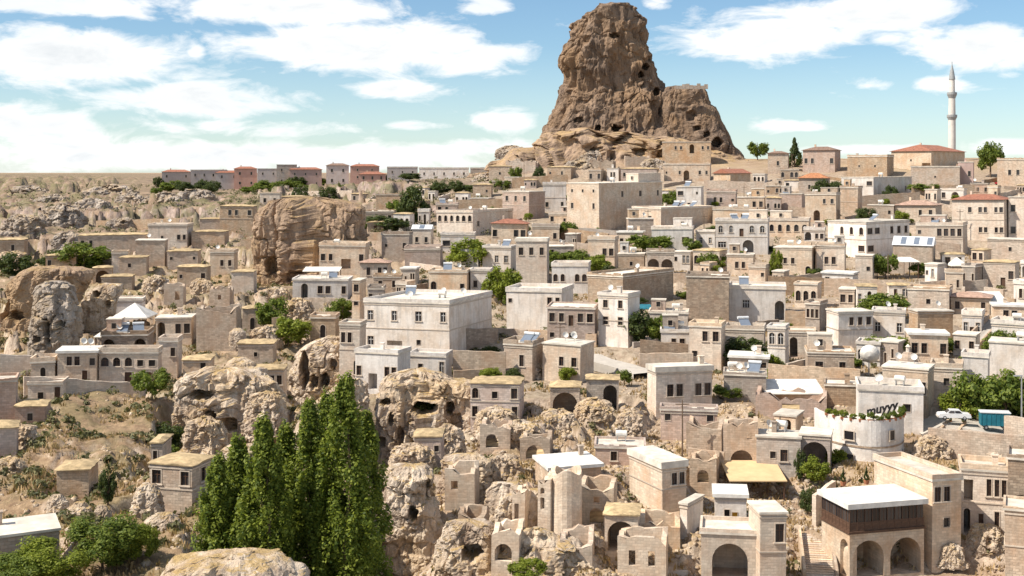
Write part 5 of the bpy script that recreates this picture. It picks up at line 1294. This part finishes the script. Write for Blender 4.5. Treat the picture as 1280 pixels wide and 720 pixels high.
# street lamp and poles
def pole(px, yb, yt, label, D=None, lamp=False):
    p, s = at(px, yb, D); o = link('street_lamp' if lamp else 'utility_pole', None, None, p); tag(o, label, 'lamp' if lamp else 'pole', None if lamp else 'utility poles'); H = (yb-yt)*s
    mb = MB(); mb.tube([(0,0,-1.5),(0,0,H)], [.12,.08]); link('shaft', mb.mesh('shaft', [M_METAL if lamp else M_BARK]), o)
    if lamp:
        mb = MB(); mb.box(-1.1, .1, -.12, .12, H-.05, H+.1); link('lamp_head', mb.mesh('lamp_head', [M_METAL]), o)
    else:
        mb = MB(); mb.box(-.9, .9, -.06, .06, H-.6, H-.48); link('crossarm', mb.mesh('crossarm', [M_BARK]), o)
    return o
pole(1277, 535, 470, 'grey street lamp beside the trees and the trailer', lamp=True)
for (x_, yb_, yt_) in [(853,575,500),(796,362,335),(1020,345,305),(720,330,290),(636,300,262),(1200,300,262),(930,262,232),(482,262,235),(700,455,405),(1110,360,318),(975,560,520),(655,222,190),(990,222,192),(880,300,268),(810,292,262)]:
    pole(x_, yb_, yt_, 'wooden utility pole ' + nearword(at(x_, yb_)[0]))

# ------------------------------------------------------------------ things on roofs
def on_roof(h, u, v):
    """world point on a flat roof: u, v in -1..1"""
    t, b_ = h['t'], h['b']; top = {'flat': .24, 'white': .4, 'thick': .8}[h['roof']]
    return Vector((h['cx'] + t[0]*u*h['w']/2 + b_[0]*v*h['dp']/2, h['cy'] + t[1]*u*h['w']/2 + b_[1]*v*h['dp']/2, h['zb'] + h['h'] + top))
def tank_tree():
    o = link('water_tank', None); mb = MB(); mb.tube([(-.75,0,1.0),(-.7,0,1.0),(.7,0,1.0),(.75,0,1.0)], [.3,.42,.42,.3], 12); link('drum', mb.mesh('drum', [M_ROOFW]), o)
    for x_ in (-.55, .55):
        mb = MB(); mb.box(x_-.05, x_+.05, -.35, .35, 0, .62); link('stand', mb.mesh('stand', [M_METAL]), o)
    return o
def solar_tree():
    o = link('solar_panel', None); mb = MB(); mb.face([(-.95,-.7,.25),(.95,-.7,.25),(.95,.7,1.25),(-.95,.7,1.25)]); mb.face([(-.95,.7,1.2),(.95,.7,1.2),(.95,-.7,.2),(-.95,-.7,.2)]); link('collector', mb.mesh('collector', [M_SOLAR]), o)
    fr = MB(); fr.tube([(-.9,-.7,.2),(-.9,.7,1.2),(-.9,.75,0)], .04, 4); fr.tube([(.9,-.7,.2),(.9,.7,1.2),(.9,.75,0)], .04, 4); fr.box(-.95,.95,-.74,-.68,0,.24); link('frame', fr.mesh('frame', [M_METAL]), o)
    mb = MB(); mb.tube([(-1,.8,1.45),(1,.8,1.45)], .26, 10); link('boiler', mb.mesh('boiler', [M_ALU]), o); return o
def dish_tree():
    o = link('satellite_dish', None); mb = MB(); mb.lathe([(0,0),(.3,.06),(.5,.18),(.51,.18),(.3,.03),(0,-.03)], 14); d_ = link('reflector', mb.mesh('reflector', [M_ROOFW]), o, (0,-.1,1.0)); d_.rotation_euler = (math.radians(60),0,math.radians(20))
    mb = MB(); mb.tube([(0,0,0),(0,0,1.0)], .04, 5); link('mast', mb.mesh('mast', [M_METAL]), o); return o
protos = {'tank': (tank_tree, 'white water tank', 'tank', 'water tanks on the roofs'), 'solar': (solar_tree, 'tilted solar water heater', 'solar panel', 'solar heaters on the roofs'), 'dish': (dish_tree, 'small white satellite dish', 'dish', 'dishes on the roofs')}
made = {}; r5 = random.Random(3); cnt = 0
flats = [h for h in HOUSES if h['roof'] in ('flat', 'white', 'thick') and 150 < h['D'] < 420 and h['w'] > 5 and 'skyline' not in h['label']]
big = next(h for h in HOUSES if h['label'].startswith('large white three'))
picks = [(big, 'dish', -.2, -.5), (big, 'tank', .35, -.1), (big, 'solar', -.65, .3), (big, 'dish', .6, .4)] + [(r5.choice(flats), r5.choice(['tank', 'solar', 'dish', 'dish']), r5.uniform(-.6, .6), r5.uniform(-.3, .6)) for _ in range(105)]
seen = {}
for h, k, u, v in picks:
    key = (id(h), round(u*2), round(v*2)); 
    if key in seen: continue
    seen[key] = 1; f, nm, cat, grp = protos[k]
    if k not in made: made[k] = o = f()
    else: o = copy_tree(made[k])
    o.location = on_roof(h, u, v); o.rotation_euler = (0, 0, h['rz'] + r5.uniform(-.5, .5))
    hw = (h['label'].split(' with ')[0].split(' under ')[0] if h['label'] else f"small {CW[h['col']]} house {nearword((h['cx'],h['cy'],h['zb']))}")
    tag(o, ' '.join(f"{nm} on the roof of the {hw}".split()[:16]), cat, grp)

# ------------------------------------------------------------------ vegetation: leaf-sized faces spread through clumped crowns
def leaves(name, centers, radii, per, size, mat, seed, flat=1.0, up=0.35):
    rs = np.random.RandomState(seed); C = np.repeat(np.array(centers), per, 0); R = np.repeat(np.array(radii), per, 0); n = len(C)
    d = rs.normal(size=(n, 3)); d /= np.linalg.norm(d, axis=1)[:, None]; rad = R * (0.55 + 0.5*rs.rand(n))[:, None] * (rs.rand(n)[:, None]**0.25)
    P_ = C + d * rad * np.array([1, 1, flat])
    nrm = d + np.array([0, 0, up]) + rs.normal(size=(n, 3))*0.55; nrm /= np.linalg.norm(nrm, axis=1)[:, None]
    a = np.cross(nrm, rs.normal(size=(n, 3))); a /= np.linalg.norm(a, axis=1)[:, None]; b_ = np.cross(nrm, a)
    s = (size * (0.6 + 0.8*rs.rand(n)))[:, None]
    V = np.stack([P_ - a*s, P_ - b_*s*.55 + nrm*s*.12, P_ + a*s, P_ + b_*s*.55 + nrm*s*.12], 1).reshape(-1, 3)
    Q_ = np.arange(n*4).reshape(n, 4); return mesh_np(name, V, Q_, False, [mat])
def crown_round(seed, K=30, per=120, size=.075, mat=None, fl=.8):
    """unit crown: about 1 wide half-width, 0..2 high"""
    r = random.Random(seed); cs, rd = [], []
    for _ in range(K):
        while True:
            x_, y_, z_ = r.uniform(-1, 1), r.uniform(-1, 1), r.uniform(-1, 1)
            if .25 < x_*x_+y_*y_+z_*z_ < .78: break
        cs.append((x_, y_, 1.05 + z_*fl)); q = r.uniform(.20, .40); rd.append((q, q, q))
    cs.append((0, 0, 1)); rd.append((.5, .5, .5))
    return leaves('foliage', cs, rd, per, size, mat, seed)
def crown_poplar(seed, mat, H, R):
    r = random.Random(seed); cs, rd = [], []; K = 230
    for k in range(K):
        f = (k + r.random()) / K; rr = R * (math.sin(min(1, f*1.9+.2)*math.pi/2) * (1 - max(0, f-.36)**1.4*1.62)); a_ = r.uniform(0, 6.28); q = rr * r.uniform(.35, .95)
        cs.append((q*math.cos(a_), q*math.sin(a_), H*(.06 + .92*f))); e = R*r.uniform(.20, .36)*(1.1-.5*f); rd.append((e*.9, e*.9, e*2.3))
    return leaves('foliage', cs, rd, 95, .17, mat, seed, 1.0, 0.5)
def trunk_mesh(H, r0, seed, limbs=5, top=.8):
    r = random.Random(seed); mb = MB(); bend = [(r.uniform(-.03, .03)*H, r.uniform(-.03, .03)*H) for _ in range(3)]
    pts = [(0, 0, -1.2), (0, 0, 0), (bend[0][0], bend[0][1], H*.35), (bend[1][0], bend[1][1], H*.6), (bend[2][0], bend[2][1], H*top)]
    mb.tube(pts, [r0*1.3, r0, r0*.75, r0*.5, r0*.15], 7)
    for _ in range(limbs):
        a_ = r.uniform(0, 6.28); z_ = H*r.uniform(.3, .6); l = H*r.uniform(.2, .35)
        mb.tube([(0, 0, z_), (math.cos(a_)*l*.5, math.sin(a_)*l*.5, z_+l*.5), (math.cos(a_)*l, math.sin(a_)*l, z_+l)], [r0*.4, r0*.28, r0*.08], 5)
    return mb.mesh('trunk', [M_BARK])
def tree(name, label, px, yb, wpx, hpx, kind, D=None, seed=0, group='trees and bushes in the town', cat='tree'):
    D = D or depth_at(px, yb); s = D/F; p = Vector(W(px, yb, D)); g_ = float(gz(np.array([p.x]), np.array([p.y]))[0]); p.z = g_ if abs(g_ - p.z) < 9 else p.z; Rw = wpx*s/2; H = hpx*s
    o = link(name, None, None, p, random.Random(seed).uniform(0, 6.28)); tag(o, label, cat, group)
    me = CROWNS[kind][seed % len(CROWNS[kind])]
    c = link('foliage', me, o); c.scale = (Rw, Rw, H/2.05); c['kind'] = 'stuff'
    t_ = link('trunk', TRUNKS[seed % 3], o); t_.scale = (H*.25, H*.25, H*.5)
    return o
CROWNS = {'leaf': [crown_round(100+i, mat=M_LEAF) for i in range(3)], 'dark': [crown_round(110+i, mat=M_LEAFD) for i in range(3)], 'bright': [crown_round(120+i, mat=M_LEAFY) for i in range(3)]}
TRUNKS = [trunk_mesh(2.0, .10, 40+i) for i in range(3)]
def cone_crown(seed, mat):
    r = random.Random(seed); cs, rd = [], []
    for k in range(40):
        f = (k+r.random())/40; q = (1-f)*r.uniform(.3, .9); a_ = r.uniform(0, 6.28); cs.append((q*math.cos(a_), q*math.sin(a_), .1+1.85*f)); e = .12+.2*(1-f); rd.append((e, e, e))
    return leaves('foliage', cs, rd, 60, .09, mat, seed)
CROWNS['near'] = [crown_round(140+i, 34, 420, .038, M_LEAF) for i in range(2)]; CROWNS['nearb'] = [crown_round(150+i, 34, 420, .038, M_LEAFY) for i in range(2)]
CROWNS['cone'] = [cone_crown(130, M_LEAFD), cone_crown(131, M_LEAFD)]
# poplars
POP = [(272, 572, 44, 'short poplar at the end of the poplar clump'), (298, 548, 46, 'bushy poplar beside the short end one'), (330, 524, 50, 'leaning poplar with a pale lit crown'), (358, 532, 46, 'slightly shorter poplar inside the clump'),
       (386, 500, 48, 'tall slim poplar next to the tallest'), (432, 470, 56, 'tallest poplar of the clump'), (410, 492, 46, 'poplar pressed against the tallest one'), (458, 516, 44, 'dark poplar beside the pale tuff pillar')]
for i, (x_, yt_, wpx, lb) in enumerate(POP):
    D_ = [113, 116, 112, 118, 116, 114, 119, 118][i]; yb_ = HOR + (HC - 14.0)*F/D_; s = D_/F; p = Vector(W(x_, yb_, D_)); p.z = float(gz(np.array([p.x]), np.array([p.y]))[0]); yb_ = HOR + (HC - p.z)*F/D_; H = (yb_-yt_)*s
    o = link('poplar_tree', None, None, p); tag(o, lb, 'tree', 'poplar trees in the valley')
    c = link('foliage', crown_poplar(200+i, M_POP, H, wpx*s/2*1.7), o); c['kind'] = 'stuff'
    link('trunk', trunk_mesh(H, .28, 60+i, 0, .9), o)
TR = [(62,752,88,56,'nearb','spreading bright green bush at the valley bottom',108),(128,754,92,62,'near','broad green bush beside the pitted white boulder',112),(20,736,70,44,'near','low green bush by the grey stone hut',106),(172,750,46,44,'nearb','small bright bush against the white boulder',113),
 (105,335,62,36,'leaf','large green walnut tree behind the left terraces',0),(70,334,40,22,'dark','dark shrub beside the walnut tree',0),(190,512,40,36,'leaf','green shrub below the narrow cream house',0),(205,535,40,40,'dark','dark shrub on the bare slope',0),(212,560,30,30,'leaf','low green shrub beside the cave cliff',0),
 (135,648,20,40,'dark','upright dark bush among pale boulders',0),(340,412,40,34,'leaf','green shrub in the ravine garden',0),(360,424,44,34,'bright','bright shrub in the ravine garden',0),(330,400,26,20,'leaf','small green shrub high in the ravine garden',0),(428,400,32,28,'leaf','round green tree beside the slim tall house',0),
 (518,278,34,46,'dark','tall dark tree above the lane',0),(500,272,30,30,'leaf','green tree beside the tall dark one',0),(585,336,46,34,'bright','bright green tree beside the low white house',0),(627,383,40,42,'bright','bright yellow green tree beside the wide white house',0),(700,330,34,22,'leaf','green tree behind the tower house',0),(722,332,32,22,'leaf','low green tree between cream houses',0),
 (748,342,28,22,'bright','bright bush below the cream house',0),(812,318,46,24,'leaf','green tree before the white wide-windowed house',0),(864,318,24,18,'leaf','round tree beside the wide-windowed house',0),(890,336,30,22,'leaf','green bush beside the small cream house',0),(798,430,40,38,'dark','dark leafy tree beside the tall white house',0),(828,430,34,32,'leaf','green tree by the garden wall',0),
 (930,450,50,32,'dark','dark climbing shrub on the cream wall',0),(905,440,18,28,'dark','creeper on the pale two storey house',0),(962,462,26,26,'bright','bright vine by the white garden house',0),(1105,398,56,26,'leaf','umbrella crowned tree above the white wing',0),(1108,450,48,32,'leaf','round green tree before the white wing',0),(1222,520,60,60,'leaf','full green tree beside the parked white car',0),
 (1255,520,60,66,'leaf','tall green tree behind the teal trailer',0),(1275,515,40,50,'dark','dark tree at the edge by the street lamp',0),(1200,512,40,34,'bright','low bright tree beside the white car',0),(1255,450,46,32,'leaf','green tree at the foot of the long stair',0),(1180,440,34,18,'leaf','low shrub beside the stone stair',0),(1170,470,30,18,'bright','bright roof garden shrub',0),(1190,475,34,20,'bright','bright shrub by the side wing',0),
 (947,200,22,22,'leaf','green tree on the ridge next to the castle',0),(993,210,22,30,'cone','dark conifer on the ridge',0),(1238,222,26,38,'leaf','lone green tree near the minaret',0),(1028,248,22,20,'dark','dark tree below the orange roof',0),(1046,248,18,20,'dark','small dark tree below the orange roof',0),(1112,252,18,18,'dark','dark shrub before the grey white house',0),(1155,243,34,14,'leaf','green hedge tree below the ridge mansion',0),
 (1082,280,24,18,'dark','dark shrub beside the stone tower house',0),(1125,283,18,16,'bright','bright bush above the corner house',0),(1107,350,26,30,'leaf','vine hanging under the white canopy',0),(1095,345,18,26,'dark','dark vine beside the canopy',0),(970,348,14,32,'bright','green creeper on the cream stone house',0),(910,498,36,18,'leaf','clipped hedge tree by the cream four-windowed house',0),
 (1018,602,30,28,'bright','bright shrub below the dark round arch',0),(1045,532,22,20,'bright','bright plant at the end of the curved terrace',160),(530,530,34,22,'dark','dark shrub growing from a cave mouth',186),(560,525,14,20,'dark','small dark shrub in the cliff',186),(780,480,18,18,'leaf','green shrub beside the lane',0),
 (375,252,18,22,'dark','dark tree on the cliff top',0),(410,252,22,22,'dark','second dark tree on the cliff top',0),(350,250,20,16,'dark','low dark tree on the cliff top',0),(480,290,60,20,'dark','dark green thicket above the ravine',0),(460,284,34,18,'dark','dark thicket beside the arcade',0),
 (675,232,14,20,'dark','dark cypress shrub under the castle',0),(645,228,14,18,'leaf','green shrub on the castle spur',0),(838,262,22,20,'leaf','shrub beside the tall white house',0),(708,300,24,18,'leaf','bush beside the stone house',0),(1000,600,14,36,'dark','dark creeper in the alley',0),(1010,640,18,30,'dark','dark shrub in the alley',0),(660,735,40,24,'bright','green weeds at the foot of the rocks',0),(735,735,40,22,'bright','bright weeds beside the broken wall',0),
 (890,300,16,14,'dark','dark shrub beside the white arched house',0),(1045,300,14,12,'leaf','little bush by the lit gable',0),(640,385,20,22,'leaf','little tree beside the white house',0),(1240,335,16,14,'dark','dark bush on the right terraces',0),(1150,345,22,16,'leaf','green bush by the terrace wall',0),(20,345,40,30,'dark','grey green tree on the left terraces',0),(50,365,26,14,'leaf','low shrub on the left terraces',0)]
for i, (x_, yb_, wp, hp, kd, lb, D_) in enumerate(TR):
    tree('tree' if hp > 20 else 'shrub', lb, x_, yb_, wp*1.25, hp*1.25, kd, D_ or None, i)
r6 = random.Random(77)
for i in range(34):     # belt of trees along the far town
    x_ = r6.uniform(190, 625); yb_ = r6.uniform(229, 244); tree('tree', 'distant green tree in the belt along the skyline blocks', x_, yb_, r6.uniform(14, 34), r6.uniform(10, 18), r6.choice(['dark', 'dark', 'leaf']), 800 if yb_ < 236 else None, 300+i, 'tree belt by the skyline blocks')
def scatter(n, box, seed, keep):
    rs = np.random.RandomState(seed); px = rs.uniform(box[0], box[1], n); d = np.exp(rs.uniform(math.log(box[2]), math.log(box[3]), n))
    xw = (px-640)/F*d; k = keep(px, d, rs); px, d, xw = px[k], d[k], xw[k]; return np.stack([xw, d, gz(xw, d)], -1), d
def clear(P_):
    ok = np.ones(len(P_), bool)
    for h in HOUSES:
        dx, dy = P_[:, 0]-h['cx'], P_[:, 1]-h['cy']; lx = np.abs(dx*h['t'][0]+dy*h['t'][1]); ly = np.abs(dx*h['b'][0]+dy*h['b'][1]); ok &= ~((lx < h['w']/2+.3) & (ly < h['dp']/2+.3))
    return P_[ok]
r7 = random.Random(78)
for i in range(130):     # garden shrubs between the houses
    x_ = r7.uniform(600, 1280); yb_ = r7.uniform(240, 480); D_ = depth_at(x_, yb_); p_ = W(x_, yb_, D_)
    if len(clear(np.array([p_]))) == 0: continue
    tree('shrub', f"{['green', 'dark', 'bright green'][i % 3]} garden shrub {nearword(p_)}", x_, yb_, r7.uniform(2, 4.5)*F/D_, r7.uniform(1.5, 3)*F/D_, ['leaf', 'dark', 'bright'][i % 3], None, 400+i, 'garden shrubs between the houses', 'shrub')
# plants along the curved terrace rim: one row of troughs
for i in range(12):
    t_ = math.pi*(.16 + .68*i/11); px_, py_ = -56*160/F*math.cos(t_)*.97, -9*math.sin(t_)*.97
    o = link('rim_plant', None, None, Vector((ct.location.x+px_, ct.location.y+py_, ct.location.z+zt-.1))); tag(o, 'small leafy plant in the row along the curved terrace rim', 'plant', 'plants on the terrace rim')
    c = link('foliage', CROWNS['bright' if i < 4 else 'leaf'][i % 3], o); c.scale = (.62, .5, .42+.1*(i % 3)); c['kind'] = 'stuff'
    mb = MB(); mb.box(-.45, .45, -.18, .18, -.12, .2); link('trough', mb.mesh('trough', [M_TERRA]), o)
for (x_, yb_, D_, lb) in [(1054, 607, 148, 'potted dwarf cypress at the edge of the white gallery roof'), (1083, 605, 149, 'potted dwarf cypress beside the rose rimmed roof'), (1044, 618, 146, 'smallest potted cypress on the stair parapet'), (1187, 530, 174, 'potted dark shrub on the road wall'), (1205, 532, 174, 'second potted dark shrub on the road wall')]:
    p, s = at(x_, yb_, D_); o = link('potted_cypress', None, None, p); tag(o, lb, 'plant', 'potted shrubs')
    c = link('foliage', CROWNS['cone'][0], o, (0, 0, .4)); c.scale = (.42, .42, .85); c['kind'] = 'stuff'
    mb = MB(); mb.lathe([(0, 0), (.28, 0), (.36, .5), (.3, .5), (0, .45)], 10); link('pot', mb.mesh('pot', [M_TERRA]), o)

# ------------------------------------------------------------------ uncountable cover: dry grass, scrub, rubble
def wildness(px, d, rs):
    a_ = pn((px-640)/F*d/9, d/9, np.zeros_like(d)); return a_ + rs.normal(size=len(d))*.15 > .05
G_, _ = scatter(34000, (-60, 1340, 98, 330), 5, wildness); G_ = clear(G_)
rs = np.random.RandomState(9); n = len(G_)
def blades(P_, k, hgt, wid, mat, name, seed):
    rs = np.random.RandomState(seed); B_ = np.repeat(P_, k, 0) + rs.normal(size=(len(P_)*k, 3))*np.array([.35, .35, 0.0]); n = len(B_)
    a_ = rs.uniform(0, 6.28, n); u = np.stack([np.cos(a_), np.sin(a_), 0*a_], -1)*wid; tip = B_ + np.stack([rs.normal(size=n)*.25, rs.normal(size=n)*.25, np.ones(n)], -1)*(hgt*(.5+rs.rand(n)))[:, None]
    V = np.stack([B_-u-[0, 0, .1], B_+u-[0, 0, .1], tip+u*.3, tip-u*.3], 1).reshape(-1, 3); return mesh_np(name, V, np.arange(n*4).reshape(n, 4), False, [mat])
tag(link('dry_grass', blades(G_, 7, .36, .13, M_DRY, 'dry_grass', 2)), 'straw coloured dry grass covering the slopes', 'grass', kind='stuff')
S_, _ = scatter(8500, (-80, 640, 120, 900), 15, wildness); S_ = clear(S_); S2, _ = scatter(1100, (560, 1320, 130, 420), 16, wildness); S_ = np.concatenate([S_, clear(S2)])
rs = np.random.RandomState(4); sz = (.35 + .9*rs.rand(len(S_))) * np.where(S_[:, 1] > 330, 2.0, 1.0)
tag(link('scrub', leaves('scrub', S_ + np.stack([0*sz, 0*sz, sz*.4], -1), np.stack([sz, sz, sz*.7], -1), 26, .32, M_SCRUB, 5)), 'grey green scrub dotted over the valley slopes', 'scrub', kind='stuff')
R_, _ = scatter(15000, (-60, 1340, 98, 300), 25, lambda px, d, rs: pn((px-640)/F*d/12, d/12, 3+0*d) + rs.normal(size=len(d))*.2 > .12); R3, _ = scatter(9000, (560, 1060, 128, 185), 26, lambda px, d, rs: rs.rand(len(d)) < .8); R_ = clear(np.concatenate([R_, R3]))
ico = bmesh.new(); bmesh.ops.create_icosphere(ico, subdivisions=1, radius=1); iv = np.array([v.co[:] for v in ico.verts]); it = np.array([[v.index for v in f.verts] for f in ico.faces]); ico.free()
rs = np.random.RandomState(6); n = len(R_); sc_ = (.12 + .45*rs.rand(n)**3)[:, None, None]*np.array([1, 1, .7])*(.7+.6*rs.rand(n, 1, 3)); V = (iv[None]*(1+.25*rs.normal(size=(n, len(iv), 1)))*sc_ + R_[:, None]).reshape(-1, 3)
T_ = (it[None] + (np.arange(n)*len(iv))[:, None, None]).reshape(-1, 3); tag(link('rubble', mesh_np('rubble', V, T_, False, [M_TUFF])), 'loose pale stones strewn over the slopes', 'rubble', kind='stuff')
